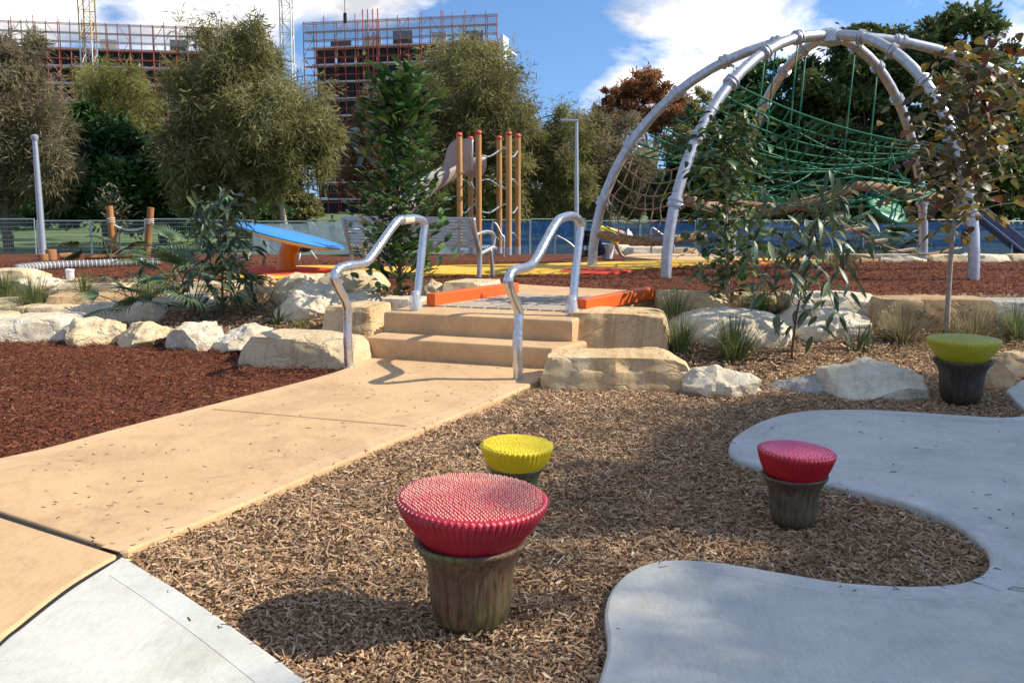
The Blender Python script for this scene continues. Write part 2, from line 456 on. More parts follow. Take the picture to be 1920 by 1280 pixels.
M['buff_edge'] = concrete('buff_concrete_margin', (0.67, 0.445, 0.245), 0.08, False)
M['grey'] = concrete('grey_concrete', (0.64, 0.62, 0.545), 0.13)
M['grey_edge'] = concrete('grey_concrete_margin', (0.62, 0.61, 0.55), 0.08, False)
M['joint'] = simple('joint_filler', (0.012, 0.011, 0.010), 0.9)
M['st_cream'] = sandstone('sandstone_cream', (0.70, 0.55, 0.34), (0.54, 0.41, 0.24), (0.76, 0.66, 0.47), 0.35)
M['st_white'] = sandstone('sandstone_white', (0.76, 0.655, 0.48), (0.54, 0.45, 0.32), (0.82, 0.75, 0.60), 0.2)
M['st_tan'] = sandstone('sandstone_tan', (0.68, 0.49, 0.27), (0.58, 0.40, 0.21), (0.74, 0.60, 0.39), 0.42, (0.0, 0.15, 0.35))
M['st_orange'] = sandstone('sandstone_orange', (0.60, 0.38, 0.19), (0.48, 0.29, 0.14), (0.66, 0.50, 0.31), 0.4)
M['st_grey'] = sandstone('sandstone_grey', (0.45, 0.41, 0.36), (0.30, 0.27, 0.23), (0.58, 0.54, 0.48), 0.2)
M['st_brown'] = sandstone('sandstone_brown', (0.46, 0.32, 0.18), (0.32, 0.21, 0.12), (0.58, 0.45, 0.28), 0.35)
# ================================================================== the ground
def bumpy(x, y):
    return 0.010 * (np.sin(x * 5.1 + 1.3 * np.sin(y * 3.3)) * np.cos(y * 4.7 + x * 1.9) + 0.6 * np.sin(x * 11.3 + y * 7.9) * np.cos(y * 13.1 - x * 4.1))
def surf(x, y):
    x = np.asarray(x, float); y = np.asarray(y, float)
    return Hgt(x, y) + bumpy(x, y) * np.clip((30 - y) / 10, 0, 1)
gx = np.concatenate([np.array([-900, -400, -200, -100, -60, -40, -30, -22, -16, -13, -11]), np.arange(-9.5, 11.01, 0.11), np.array([12.5, 14, 17, 22, 30, 40, 60, 100, 200, 400, 900])])
gy = np.concatenate([np.array([-60, -30, -12, -5, -2, 0, 0.8, 1.4]), np.arange(1.8, 17.5, 0.11), np.arange(17.8, 30, 0.6), np.array([31, 33, 36, 39, 42, 46, 52, 60, 75, 100, 140, 200, 300, 500, 900, 1800])])
XX, YY = np.meshgrid(gx, gy, indexing='ij')
ZZ = surf(XX, YY)
gv = np.stack([XX, YY, ZZ], -1).reshape(-1, 3)
ni, nj = XX.shape
ii, jj = np.meshgrid(np.arange(ni - 1), np.arange(nj - 1), indexing='ij')
a = (ii * nj + jj).ravel(); gf = np.stack([a, a + nj, a + nj + 1, a + 1], -1)
cxm, cym = gv[gf].mean(1)[:, 0], gv[gf].mean(1)[:, 1]
PATHC = lambda y: -2.6 + (y - 3.9) * 0.455
gm = np.where(cxm < PATHC(cym), 1, 0)
gm = np.where(cym > lerp_tab(FX, cxm), 2, gm)
gm = np.where(cym > lerp_tab(BX, cxm), 1, gm)
gm = np.where(cym > 24 + 2.5 * np.sin(cxm * 0.35), 3, gm)
me = np_mesh('ground', gv, gf, [M['mulch_brown'], M['mulch_red'], M['mulch_bed'], M['lawn']], None, True)
me.polygons.foreach_set('material_index', gm.astype(np.int32))
tag(link('ground', me), 'mulch beds and lawn of the park', None, None, 'structure')

# ------------------------------------------------------------------ paths
PZ = 0.052
def poly_px(pts, z=PZ): return [P(x, y, z) for x, y in pts]
path = tag(link('path', None), 'buff concrete path leading up to the two steps', None, None, 'structure')
L_edge = [(683, 672), (640, 693), (560, 716), (450, 744), (372, 764)]
L_edge2 = [(372, 764), (300, 782), (200, 808), (90, 838), (0, 858), (-160, 893)]
R_edge = [(1024, 706), (960, 735), (880, 768), (797, 801)]
R_edge2 = [(797, 801), (700, 840), (600, 882), (500, 925), (400, 966), (300, 1006), (228, 1035)]
def sp2(pts): return [(p.x, p.y) for p in spline([Vector((x, y, 0)) for x, y in pts], 4)]
slabA = poly_px(sp2(L_edge)[::-1] + [(683, 664), (1024, 686)] + sp2(R_edge))
jv = (P(797, 801) - P(372, 764)).normalized(); jn = Vector((-jv.y, jv.x, 0)) * 0.007
slabA = [p for p in slabA]
slabB = poly_px(sp2(L_edge2) + [(-160, 908)] + [(0, 958), (225, 1032)] + sp2(R_edge2)[::-1][1:])
def shift_end(poly, keys, d):
    out = []
    for p in poly:
        q = p.copy()
        for k in keys:
            if (p - P(k[0], k[1], PZ)).length < 0.02: q = p + d
        out.append(q)
    return out
slabA = shift_end(slabA, [(372, 764), (797, 801)], jn); slabB = shift_end(slabB, [(372, 764), (797, 801)], -jn)
slab('path_slab', slabA, -0.08, PZ, [M['buff'], M['buff_edge']], path, 0.012)
slab('path_slab', slabB, -0.08, PZ, [M['buff'], M['buff_edge']], path, 0.012)
curveJ = [(222, 1040), (187, 1059), (133, 1092), (83, 1129), (33, 1169), (0, 1196), (-80, 1275)]
slabC = poly_px([(-160, 920), (0, 968), (218, 1038)] + sp2(curveJ)[1:] + [(-200, 1275)])
slab('path_slab', slabC, -0.08, PZ, [M['buff'], M['buff_edge']], path, 0.012)
slab('joint_strip', poly_px([(-160, 902), (0, 955), (226, 1030), (232, 1037), (190, 1064), (135, 1098), (85, 1135), (35, 1175), (0, 1202), (-80, 1281), (-110, 1281), (-10, 1190), (80, 1120), (185, 1052), (214, 1038), (0, 972), (-160, 926)]), -0.06, PZ - 0.012, [M['joint']], path, 0.004)
pave = tag(link('pavement', None), 'grey concrete pavement with winding curved edges', None, None, 'structure')
curveJ2 = [(229, 1041), (192, 1065), (138, 1099), (88, 1136), (38, 1176), (4, 1203), (-76, 1282)]
slabD = poly_px(sp2(curveJ2) + [(-90, 1500), (840, 1500), (700, 1372), (580, 1277), (507, 1223), (433, 1170), (333, 1103)])
slab('pavement_slab', slabD, -0.08, PZ, [M['grey'], M['grey_edge']], pave, 0.012)
edgeE = [(1990, 768), (1925, 778), (1880, 782), (1800, 778), (1700, 771), (1600, 767), (1500, 771), (1430, 788), (1380, 816), (1366, 838), (1378, 857), (1430, 874), (1550, 905), (1660, 930), (1745, 958), (1810, 992), (1848, 1028), (1856, 1055), (1840, 1076), (1817, 1086)]
slabE = poly_px(sp2(edgeE) + [(1920, 1104), (2300, 1170), (2600, 1000), (2500, 800)])
slab('pavement_slab', slabE, -0.08, PZ, [M['grey'], M['grey_edge']], pave, 0.012)
edgeF = [(1813, 1088), (1780, 1094), (1700, 1097), (1580, 1090), (1460, 1071), (1340, 1052), (1245, 1049), (1185, 1067), (1146, 1104), (1133, 1150), (1139, 1205), (1130, 1250), (1112, 1310), (1100, 1420)]
slabF = poly_px(sp2(edgeF) + [(1100, 1600), (2600, 1600), (2500, 1204), (2300, 1176), (1920, 1108)])
slab('pavement_slab', slabF, -0.08, PZ, [M['grey'], M['grey_edge']], pave, 0.012)
slabG = poly_px([(1886, 730), (1912, 713), (1990, 690), (2300, 640), (2500, 700), (2500, 790), (2000, 764), (1928, 771), (1905, 752)])
slab('pavement_slab', slabG, -0.08, PZ - 0.002, [M['grey'], M['grey_edge']], pave, 0.012)

for e, sd, mt, par in ((sp2(L_edge), 1, 'buff_edge', path), (sp2(L_edge2), 1, 'buff_edge', path), (sp2(R_edge), -1, 'buff_edge', path), (sp2(R_edge2), -1, 'buff_edge', path),
                       (sp2([(262, 1060), (333, 1103), (433, 1170), (507, 1223), (580, 1277), (700, 1372)]), -1, 'grey_edge', pave),
                       (sp2(edgeE), 1, 'grey_edge', pave), (sp2(edgeF), 1, 'grey_edge', pave)):
    margin('trowelled_margin', poly_px(e), 0.13, PZ, M[mt], par, sd)

# ------------------------------------------------------------------ steps, landing, deck
O = P(687, 668, PZ); Rr = P(1022, 690, PZ)
U = (Rr - O); U.z = 0; U.normalize(); W = Vector((-U.y, U.x, 0))
def uv(u, w, z): 
    q = O + U * u + W * w; q.z = z; return q
z1 = PV(688, 632, O, O + U).z; z2 = TERR + 0.018
st = thing('concrete_steps', 'two broad buff concrete steps at the end of the path', 'steps', (O.x, O.y, 0))
s2w = 0.40
e1 = (P(1050, 652, z1) - O).dot(U); a2 = PV(720, 600, uv(0, s2w, 0), uv(1, s2w, 0)); a2u = (a2 - O).dot(U); b2 = PV(1073, 610, uv(0, s2w, 0), uv(1, s2w, 0)); b2u = (b2 - O).dot(U)
slab('step', [uv(-0.02, 0, 0), uv(e1, 0, 0), uv(e1 + 0.12, s2w + 0.1, 0), uv(-0.02, s2w + 0.1, 0)], 0.0, z1, [M['buff']], st, 0.022)
slab('step', [uv(a2u, s2w, 0), uv(b2u, s2w, 0), uv(b2u, s2w + 0.62, 0), uv(a2u, s2w + 0.62, 0)], 0.05, z2, [M['buff']], st, 0.022)
land = [uv(a2u + 0.02, s2w + 0.625, z2)] + [uv(b2u, s2w + 0.625, z2)] + poly_px([(1210, 566), (1268, 553), (1180, 546), (1060, 540), (960, 534), (890, 531), (842, 545)], TERR)
slab('landing', land, 0.1, TERR + 0.016, [M['buff']], None, 0.012)
tag(bpy.data.objects['landing'], 'buff concrete landing behind the steps', None, None, 'structure')
M['deck'] = timber('weathered_deck', (0.40, 0.34, 0.27), (1, 1, 1), 0.3)
M['orange'] = simple('orange_paint', (0.72, 0.115, 0.012), 0.45, var=0.06, scale=3, bump=0.05)
bl0, bl1 = P(808, 578, TERR), P(945, 558, TERR); br0, br1 = P(1090, 590, TERR), P(1207, 564, TERR)
bd = ((bl1 - bl0).normalized() + (br1 - br0).normalized()).normalized()
dk = thing('timber_deck', 'weathered grey timber deck between two orange beams', 'deck', ((bl0 + br0) / 2).to_tuple())
npk = 11
for i in range(npk):
    t0, t1 = (i + 0.06) / npk, (i + 0.94) / npk
    q0 = bl0.lerp(br0, t0) + bd * 0.02; q1 = bl0.lerp(br0, t1) + bd * 0.02
    Lk = 1.42 + 0.02 * math.sin(i * 2.3)
    slab('plank', [q0, q1, q1 + bd * Lk, q0 + bd * Lk], TERR - 0.01, TERR + 0.034 + 0.002 * math.sin(i * 3.1), [M['deck']], dk, 0.005)
for (b0, b1, lab) in ((bl0, bl1, 'orange painted timber beam along the left side of the deck'), (br0, br1, 'orange painted timber beam behind the banded sandstone block, scuffed in the middle')):
    mb = MB(); e = b0 + bd * 1.55
    mb.beam(b0 + Vector((0, 0, 0.092)), e + Vector((0, 0, 0.092)), 0.115, 0.125, 0, 0.008)
    tag(mb.build('orange_beam', M['orange']), lab, 'beam', 'orange beams beside the deck')

# ------------------------------------------------------------------ wood chips
rng = np.random.default_rng(11)
def chips(name, label, xy, mat, lmin, lmax, wmin, wmax, lift=0.0, tilt=0.35, skew=1.15):
    n = len(xy)
    L = rng.uniform(lmin, lmax, n) * rng.choice([0.42, 0.9, 1.35, 2.0], n, p=[0.42, 0.40, 0.15, 0.03]); Wd = rng.uniform(wmin, wmax, n); T = Wd * rng.uniform(0.35, 0.7, n)
    az = rng.uniform(0, 2 * PI, n); ti = rng.normal(0, tilt, n); ro = rng.normal(0, 0.5, n)
    d = np.stack([np.cos(az) * np.cos(ti), np.sin(az) * np.cos(ti), np.sin(ti)], -1)
    s = np.stack([-np.sin(az), np.cos(az), np.zeros(n)], -1); up = np.cross(d, s)
    s2 = s * np.cos(ro)[:, None] + up * np.sin(ro)[:, None]; u2 = np.cross(d, s2)
    c = np.stack([xy[:, 0], xy[:, 1], surf(xy[:, 0], xy[:, 1]) + 0.004 + rng.uniform(0, 0.022, n) + lift], -1)
    h, w, t = (L / 2)[:, None], (Wd / 2)[:, None], T[:, None]
    tp = rng.uniform(0.3, 1.0, n)[:, None]
    vs = np.stack([c - d * h - s2 * w, c + d * h - s2 * w * tp, c - d * h * 0.9 + u2 * t, c + d * h * 0.9 + u2 * t, c - d * h + s2 * w * tp, c + d * h + s2 * w], 1).reshape(-1, 3)
    b = (np.arange(n) * 6)[:, None]
    fs = np.concatenate([b + np.array([[0, 1, 3, 2]]), b + np.array([[2, 3, 5, 4]])], 0)
    tone = rng.beta(1.5, skew * 1.5, n); tone = np.concatenate([tone, tone])
    return tag(link(name, np_mesh(name, vs, fs, mat, tone)), label, 'wood chips', None, 'stuff')
block_polys = [slabA, slabB, slabC, slabD, slabE, slabF, slabG]
def keep(xy, extra=()):
    k = np.ones(len(xy), bool)
    for q in list(block_polys) + list(extra): k &= ~inside(q, xy[:, 0], xy[:, 1])
    return xy[k]
def sample(n, x0, x1, y0, y1, power=1.0):
    """random ground points, denser towards the front"""
    u = rng.uniform(0, 1, n); y = y0 * (y1 / y0) ** u if power else y0 + (y1 - y0) * u
    return np.stack([rng.uniform(x0, x1, n), y], -1)
xy = keep(sample(200000, -1.9, 5.0, 2.1, 8.6))
xy = xy[(xy[:, 0] > PATHC(xy[:, 1])) & (xy[:, 1] < lerp_tab(FX, xy[:, 0]) + 0.1) & (np.abs(xy[:, 0]) < xy[:, 1] * 0.60 + 0.3)]
chips('wood_chip_mulch', 'loose brown wood chip mulch around the mushroom-like stools', xy, M['chip_brown'], 0.020, 0.055, 0.004, 0.0115)
xy = keep(sample(90000, -7.5, -0.9, 4.2, 10.4))
xy = xy[(xy[:, 0] < PATHC(xy[:, 1])) & (xy[:, 1] < lerp_tab(FX, xy[:, 0]) + 0.1) & (np.abs(xy[:, 0]) < xy[:, 1] * 0.60 + 0.3)]
chips('red_bark_mulch', 'dark red bark mulch left of the path', xy, M['chip_red'], 0.02, 0.055, 0.004, 0.010)
xy = keep(sample(50000, -8, 7.5, 7.8, 13.2))
xy = xy[(xy[:, 1] > lerp_tab(FX, xy[:, 0])) & (xy[:, 1] < lerp_tab(BX, xy[:, 0])) & (np.abs(xy[:, 0]) < xy[:, 1] * 0.60 + 0.3)]
xy = xy[~inside(land, xy[:, 0], xy[:, 1])]
chips('garden_bed_mulch', 'brown chip mulch in the rock garden beds', xy, M['chip_brown'], 0.03, 0.07, 0.008, 0.018)
# ================================================================== rocks
def cube_grid(n):
    idx = {}; vs = []; fs = []
    def vid(p):
        k = tuple(round(c * 1000) for c in p)
        if k not in idx: idx[k] = len(vs); vs.append(p)
        return idx[k]
    for ax in range(3):
        for sg in (-1, 1):
            for i in range(n):
                for j in range(n):
                    q = []
                    for (a, b) in ((i, j), (i + 1, j), (i + 1, j + 1), (i, j + 1)):
                        p = [0, 0, 0]; p[ax] = sg; p[(ax + 1) % 3] = -1 + 2 * a / n; p[(ax + 2) % 3] = -1 + 2 * b / n
                        q.append(vid(tuple(p)))
                    fs.append(tuple(q) if sg > 0 else tuple(q[::-1]))
    return vs, fs
CG = {n: cube_grid(n) for n in (10, 16, 22)}
def rock_mesh(dim, seed, kind='boulder', n=16):
    """kind: block = quarried, squared stone; boulder = weathered, faceted; dome = smooth rounded"""
    rd = random.Random(seed); vs, fs = CG[n]
    rnd = {'block': 0.045, 'slab': 0.10, 'boulder': 0.50, 'dome': 0.8}[kind]
    planes = []
    for k in range({'block': 4, 'slab': 4, 'boulder': 16, 'dome': 4}[kind]):
        v = Vector((rd.uniform(-1, 1), rd.uniform(-1, 1), rd.uniform(-0.25, 1))).normalized()
        planes.append((v, rd.uniform(0.74, 1.0) if kind == 'boulder' else rd.uniform(1.12, 1.3)))
    off = Vector((rd.uniform(0, 50), rd.uniform(0, 50), rd.uniform(0, 50)))
    out = []
    mn = min(dim); amp = {'block': 0.024, 'slab': 0.036, 'boulder': 0.062, 'dome': 0.026}[kind]
    tx, ty = (rd.uniform(-0.12, 0.12), rd.uniform(-0.1, 0.1)) if kind in ('boulder', 'dome') else (rd.uniform(-0.04, 0.04), 0.04)
    for p in vs:
        v = Vector(p); s = v.normalized() * 1.18
        v = v.lerp(s, rnd)
        for (nn, d) in planes:
            k = v.dot(nn) - d
            if k > 0: v -= nn * k * 0.98
        v = Vector((v.x * (1 - 0.08 * v.z) + tx * v.z, v.y * (1 - 0.10 * v.z) + ty * v.z, v.z))
        w = Vector((v.x * dim[0] / 2, v.y * dim[1] / 2, v.z * dim[2] / 2))
        q = w * 2.3 + off
        d = mnoise.fractal(q, 1.0, 2.0, 3) * amp + mnoise.ridged_multi_fractal(q * 2.2, 0.9, 2.1, 4, 1.0, 2.0) * amp * 0.28 - amp * 0.2
        d += mnoise.fractal(q * 6, 1.0, 2.0, 3) * amp * 0.25
        w += v.normalized() * d
        if kind in ('block', 'slab'):                     # ragged broken arrises on the front
            if v.y < -0.8 and v.z > 0.4: w.y += max(0, mnoise.noise(q * 2.2)) * 0.045
            if v.z > 0.93: w.z -= d * 0.6                      # sawn or split flat on top
        out.append(w)
    me = bpy.data.meshes.new('rock'); me.from_pydata(out, [], fs)
    me.polygons.foreach_set('use_smooth', [True] * len(fs)); me.update(); me.set_sharp_from_angle(angle=math.radians(19))
    return me
def rock(label, x0, y0, x1, y1, dep, kind, mat, seed, rz=0.0, hmin=0.14, name='rock', n=16, sink=0.10, group=None, zmul=1.0, ry=0.0):
    g = G((x0 + x1) / 2, y1)
    dist = g.y
    w = (x1 - x0) / FPX * (dist / _c) * 1.03
    zt = V((x0 + x1) / 2, y0, dist + dep * 0.7).z
    h = max(hmin, (zt - g.z) * zmul) + sink
    me = rock_mesh((w, dep, h), seed, kind, n); me.materials.append(M[mat])
    o = link(name, me)
    o.location = V((x0 + x1) / 2, 500, dist + dep * 0.46).x, dist + dep * 0.46, g.z + h / 2 - sink
    o.rotation_euler = (0, ry, rz)
    return tag(o, label, 'rock', group or 'sandstone rocks')
GL, GM, GR = 'sandstone rocks left of the steps', 'boulders around the young tree by the bench', 'sandstone rocks right of the steps'
# front row, left of the path
rock('long flat pale rock with a dark undercut front, leftmost of the front row', 0, 588, 150, 641, 0.8, 'slab', 'st_white', 3, 0.12, n=22, group=GL)
rock('angular cream boulder with a peaked top in the left front row', 108, 590, 232, 648, 0.7, 'boulder', 'st_cream', 14, 0.1, n=22, group=GL)
rock('blunt boulder with a grey shaded face in the middle of the left front row', 214, 600, 348, 652, 0.75, 'boulder', 'st_cream', 25, -0.1, n=22, group=GL)
rock('small white jagged boulder between the grey-faced rock and the rough pale one', 312, 598, 418, 659, 0.6, 'boulder', 'st_white', 36, 0.2, n=22, group=GL)
rock('rough pale rock against the left end of the long cut slab', 404, 606, 545, 664, 0.8, 'boulder', 'st_white', 47, 0.0, n=22, group=GL)
rock('long cut sandstone slab left of the foot of the steps', 466, 622, 688, 690, 0.62, 'block', 'st_cream', 58, -0.24, n=22, group=GL)
rock('squarish tan sandstone block left of the upper step', 628, 566, 722, 628, 0.75, 'block', 'st_tan', 69, -0.27, n=22, group=GL)
rock('small pale block behind the left handrail post', 715, 556, 800, 592, 0.4, 'block', 'st_white', 70, -0.2, n=10, group=GL)
# rock garden on the left
rock('big white boulder by the far left grass tufts', 24, 514, 118, 548, 0.9, 'boulder', 'st_white', 81, 0.2, group=GL)
rock('flat yellowish stone at the left edge behind the white boulder', -20, 503, 78, 530, 0.7, 'slab', 'st_cream', 82, 0, group=GL)
rock('orange flat stone behind the small fan palm', 98, 547, 250, 580, 0.8, 'slab', 'st_orange', 83, 0.1, group=GL)
rock('thin pale slab below the orange flat stone', 38, 572, 158, 598, 0.6, 'slab', 'st_cream', 84, 0.05, group=GL)
rock('white slab in leaf shade at the foot of the fan palms', 148, 564, 312, 603, 0.7, 'slab', 'st_white', 85, -0.05, group=GL)
rock('cream slab cut by the left edge, above the front row', -40, 558, 50, 590, 0.7, 'slab', 'st_cream', 86, 0, group=GL)
rock('low cream rock at the far left end of the front row', -50, 584, 22, 634, 0.6, 'slab', 'st_cream', 87, 0, group=GL)
rock('low pale stone behind the white pipe', 100, 531, 242, 556, 0.6, 'slab', 'st_cream', 88, 0.05, group=GL)
rock('pale flat stone behind the big fan palm', 290, 552, 408, 578, 0.6, 'slab', 'st_white', 89, 0.1, group=GL)
rock('flat stone behind the leafy shrub', 360, 528, 482, 553, 0.6, 'slab', 'st_cream', 90, 0.1, group=GL)
# boulder cluster in front of the bench
rock('large cream boulder at the left of the cluster by the bench', 496, 513, 612, 566, 1.0, 'boulder', 'st_cream', 101, 0.2, group=GM)
rock('big white boulder with a dark veined front face', 528, 532, 645, 603, 0.9, 'boulder', 'st_white', 112, -0.2, n=22, group=GM)
rock('rounded cream boulder below the left bench leg', 602, 508, 722, 550, 0.8, 'dome', 'st_cream', 103, 0.1, group=GM)
rock('white wedge boulder beside the dark young tree trunk', 636, 538, 720, 574, 0.6, 'boulder', 'st_white', 104, 0.3, group=GM)
rock('tan sloping rock at the left end of the boulder cluster', 455, 516, 522, 566, 0.8, 'boulder', 'st_orange', 105, 0.0, group=GM)
rock('cream boulder right behind the dark young tree', 780, 524, 842, 562, 0.7, 'boulder', 'st_cream', 106, 0.1, group=GM)
rock('squared block with a dark front behind the left orange beam', 838, 524, 936, 558, 0.6, 'block', 'st_cream', 107, -0.15, group=GM)
# right of the steps
rock('big banded sandstone block right of the steps', 1072, 576, 1254, 664, 0.78, 'block', 'st_tan', 201, -0.20, n=22, group=GR)
rock('long low sandstone slab below the banded block', 1022, 655, 1294, 733, 0.62, 'slab', 'st_tan', 212, -0.10, n=22, group=GR)
rock('white and yellow streaked rock right of the long low slab', 1270, 684, 1447, 746, 0.5, 'boulder', 'st_white', 223, -0.05, n=22, group=GR)
rock('low grey rock half buried in mulch beside the cracked white boulder', 1444, 698, 1598, 738, 0.4, 'boulder', 'st_grey', 234, -0.1, n=16, hmin=0.1, group=GR)
rock('large cracked white boulder left of the green stool', 1552, 672, 1768, 756, 0.75, 'boulder', 'st_white', 248, -0.25, n=22, group=GR, ry=0.10)
rock('smooth domed pale boulder behind the grass tufts', 1262, 580, 1474, 648, 0.85, 'dome', 'st_white', 256, -0.05, n=22, group=GR)
rock('grey and white boulder behind the thin gum sapling', 1444, 572, 1650, 636, 0.85, 'boulder', 'st_white', 267, 0.1, n=22, group=GR)
rock('tan block at the terrace edge behind the domed boulder', 1232, 546, 1368, 594, 0.6, 'slab', 'st_tan', 278, -0.05, group=GR)
rock('low tan stone at the terrace edge behind the glossy young tree', 1366, 548, 1466, 586, 0.5, 'slab', 'st_tan', 289, 0, group=GR)
rock('pale stone at the terrace edge left of the long brown block', 1466, 546, 1634, 594, 0.55, 'slab', 'st_white', 290, 0, group=GR)
rock('long brown-faced retaining block behind the autumn tree trunk', 1634, 554, 1846, 616, 0.62, 'block', 'st_brown', 301, -0.02, n=22, group=GR)
rock('grey-faced retaining block at the right edge of the picture', 1848, 560, 2040, 624, 0.6, 'block', 'st_grey', 302, -0.02, n=22, group=GR)
rock('brown rock by the pavement at the right edge', 1858, 654, 1960, 708, 0.6, 'boulder', 'st_brown', 303, 0.2, group=GR)
rock('rounded orange rock behind the green stool', 1836, 684, 1906, 734, 0.45, 'dome', 'st_orange', 304, 0.1, group=GR)
# far edge of the terrace
for (x0, x1, m, sd, lab) in ((1545, 1638, 'st_orange', 401, 'low orange kerb stone on the far edge of the terrace'), (1640, 1728, 'st_white', 402, 'pale kerb stone left of the rear dome leg'), (1738, 1800, 'st_cream', 403, 'short cream kerb stone right of the rear dome leg'), (1800, 1884, 'st_white', 404, 'white kerb stone behind the front right dome leg'), (1886, 1960, 'st_cream', 405, 'kerb stone at the right edge beside the blue slide')):
    rock(lab, x0, 478, x1, 491, 0.5, 'slab', m, sd, 0, hmin=0.12, n=10, name='kerb_stone', group='kerb stones along the far terrace edge')
for (x0, x1, y0, y1, m, sd, lab) in ((1146, 1178, 459, 477, 'st_white', 411, 'small white rock beside the white bucket'), (1174, 1258, 462, 478, 'st_white', 412, 'long pale rock behind the thick braided rope'), (1258, 1305, 464, 480, 'st_brown', 413, 'brown rock left of the glossy young tree')):
    rock(lab, x0, y0, x1, y1, 0.7, 'slab', m, sd, 0, hmin=0.15, n=10, group='rocks beyond the dome')

# ================================================================== stools shaped like banksia pods
def cup_mat(name, c1, c2, c3):
    t = NT(name)
    g = t.noise(60, 5, 0.7, t.obj((1, 1, 0.07)), 0.3)
    a = t.ramp(t.noise(5.5, 5, 0.6), [(0.33, c1), (0.5, c2), (0.66, c3)])
    c = t.mix(0.85, a, t.ramp(g, [(0.36, (0.22, 0.2, 0.2)), (0.55, (1, 1, 1))]), 'MULTIPLY')
    t.color(c); t.set(0.5, 0, 0.4); t.bump(g, 0.8, 0.012); return t.m
def cap_mat(name, c, dark, gloss=0.35):
    t = NT(name)
    a = t.ramp(t.noise(9, 5, 0.6), [(0.3, dark), (0.65, c)])
    t.color(a); t.set(gloss, 0, 0.5); t.bump(t.noise(60, 3), 0.15, 0.004); return t.m
def bead_mat(name, c1, c2):
    t = NT(name); t.color(t.ramp(t.noise(11, 4, 0.6), [(0.35, c1), (0.65, c2)])); t.set(0.6, 0, 0.25); return t.m
def stool(label, base, k, cap, bead, cup, tilt=(0, 0), spacing=0.0152, ribs=72, zig=0.0, bead_h=0.006, flat=False, beadr=0.26, wide=1.0, steep=False):
    b = Vector(base); s = thing('stool', label, 'stool', b, 'stools on the wood chips', local=True)
    cupm = MB()
    prof = [(0.075, -0.03), (0.095, 0.0), (0.118, 0.018), (0.138, 0.045), (0.149, 0.10), (0.153, 0.17), (0.157, 0.22), (0.167, 0.26), (0.186, 0.295), (0.204, 0.319), (0.209, 0.328), (0.206, 0.338), (0.192, 0.337), (0.17, 0.325)]
    cupm.lathe([(r * k, z * k) for r, z in prof], 72, (0, 0, 0), 0, lambda a, i: 0.006 * math.sin(a * 23 + i * 0.7) + 0.005 * math.sin(a * 41 - i) + 0.012 * math.sin(a * 2 + 1))
    cupm.build('cup', cup, s, True)
    R = Matrix.Rotation(tilt[0], 4, 'X') @ Matrix.Rotation(tilt[1], 4, 'Y')
    cm = MB(); seg = ribs * 4
    cp = [(0.172, 0.318), (0.182, 0.334), (0.200, 0.358), (0.229, 0.394), (0.253, 0.430), (0.2685, 0.461), (0.2755, 0.482), (0.270, 0.491), (0.255, 0.4955), (0.2, 0.502), (0.12, 0.508), (0.04, 0.511)]
    if steep: cp[:6] = [(0.196, 0.318), (0.212, 0.333), (0.229, 0.358), (0.247, 0.394), (0.260, 0.430), (0.270, 0.461)]
    amp = [0.0, 0.004, 0.009, 0.013, 0.016, 0.018, 0.018, 0.012, 0.004, 0, 0, 0]
    cm.lathe([(r * k * wide, z * k) for r, z in cp], seg, (0, 0, 0), 0, lambda a, i: amp[i] * (abs(math.sin(a * ribs / 2)) * 2 - 1) + 0.008 * math.sin(3 * a + 0.5))
    pv = Vector((0, 0, 0.33 * k))
    cm.v = [tuple(R @ (Vector(v) - pv) + pv) for v in cm.v]
    co = cm.build('cap', cap, s, True)
    bm = MB(); sp = spacing; Rt = 0.262 * wide
    rows = int(Rt / (sp * 0.866)) + 1; rd = random.Random(5)
    def topz(r): 
        r = r / wide
        return np.interp(r, [0.04, 0.12, 0.2, 0.255, 0.268], [0.511, 0.508, 0.502, 0.4955, 0.491])
    br = sp * beadr
    def bead_at(x, y, z, br, hh):
        vs = []; fs = []
        for (rr, zz_) in ((1.0, -0.25), (0.80, 0.45), (0.38, 0.88)):
            for q in range(6): vs.append((x + br * rr * math.cos(q * PI / 3), y + br * rr * math.sin(q * PI / 3), z + zz_ * hh))
        for rg in range(2):
            for q in range(6): q2 = (q + 1) % 6; fs.append((rg * 6 + q, rg * 6 + q2, rg * 6 + 6 + q2, rg * 6 + 6 + q))
        fs.append(tuple(range(12, 18)))
        bm.add([R @ (Vector(v) * k - pv) + pv for v in vs], fs)
    for i in range(-rows, rows + 1):
        for j in range(-rows, rows + 1):
            x = (j + 0.5 * (i % 2)) * sp + rd.uniform(-1, 1) * sp * 0.12; y = i * sp * 0.866 + rd.uniform(-1, 1) * sp * 0.12
            r = math.hypot(x, y)
            if r > Rt - 0.004: continue
            bead_at(x, y, float(topz(r)), br, bead_h)
    for q in range(ribs):                                         # one bead on the end of every rib
        a = (q + 0.5) * 2 * PI / ribs
        bead_at(0.2695 * wide * math.cos(a), 0.2695 * wide * math.sin(a), 0.487, 0.0062, 0.007)
    bo = bm.build('bead_field', bead, co, True); bo['kind'] = 'stuff'
    return s
cup1 = cup_mat('cup_green_brown', (0.18, 0.075, 0.048), (0.19, 0.125, 0.06), (0.18, 0.17, 0.06))
cup2 = cup_mat('cup_dark_brown', (0.11, 0.065, 0.045), (0.16, 0.115, 0.065), (0.20, 0.155, 0.08))
cup3 = cup_mat('cup_olive', (0.13, 0.11, 0.06), (0.19, 0.17, 0.09), (0.26, 0.24, 0.15))
g1 = P(884, 1172, 0.0)
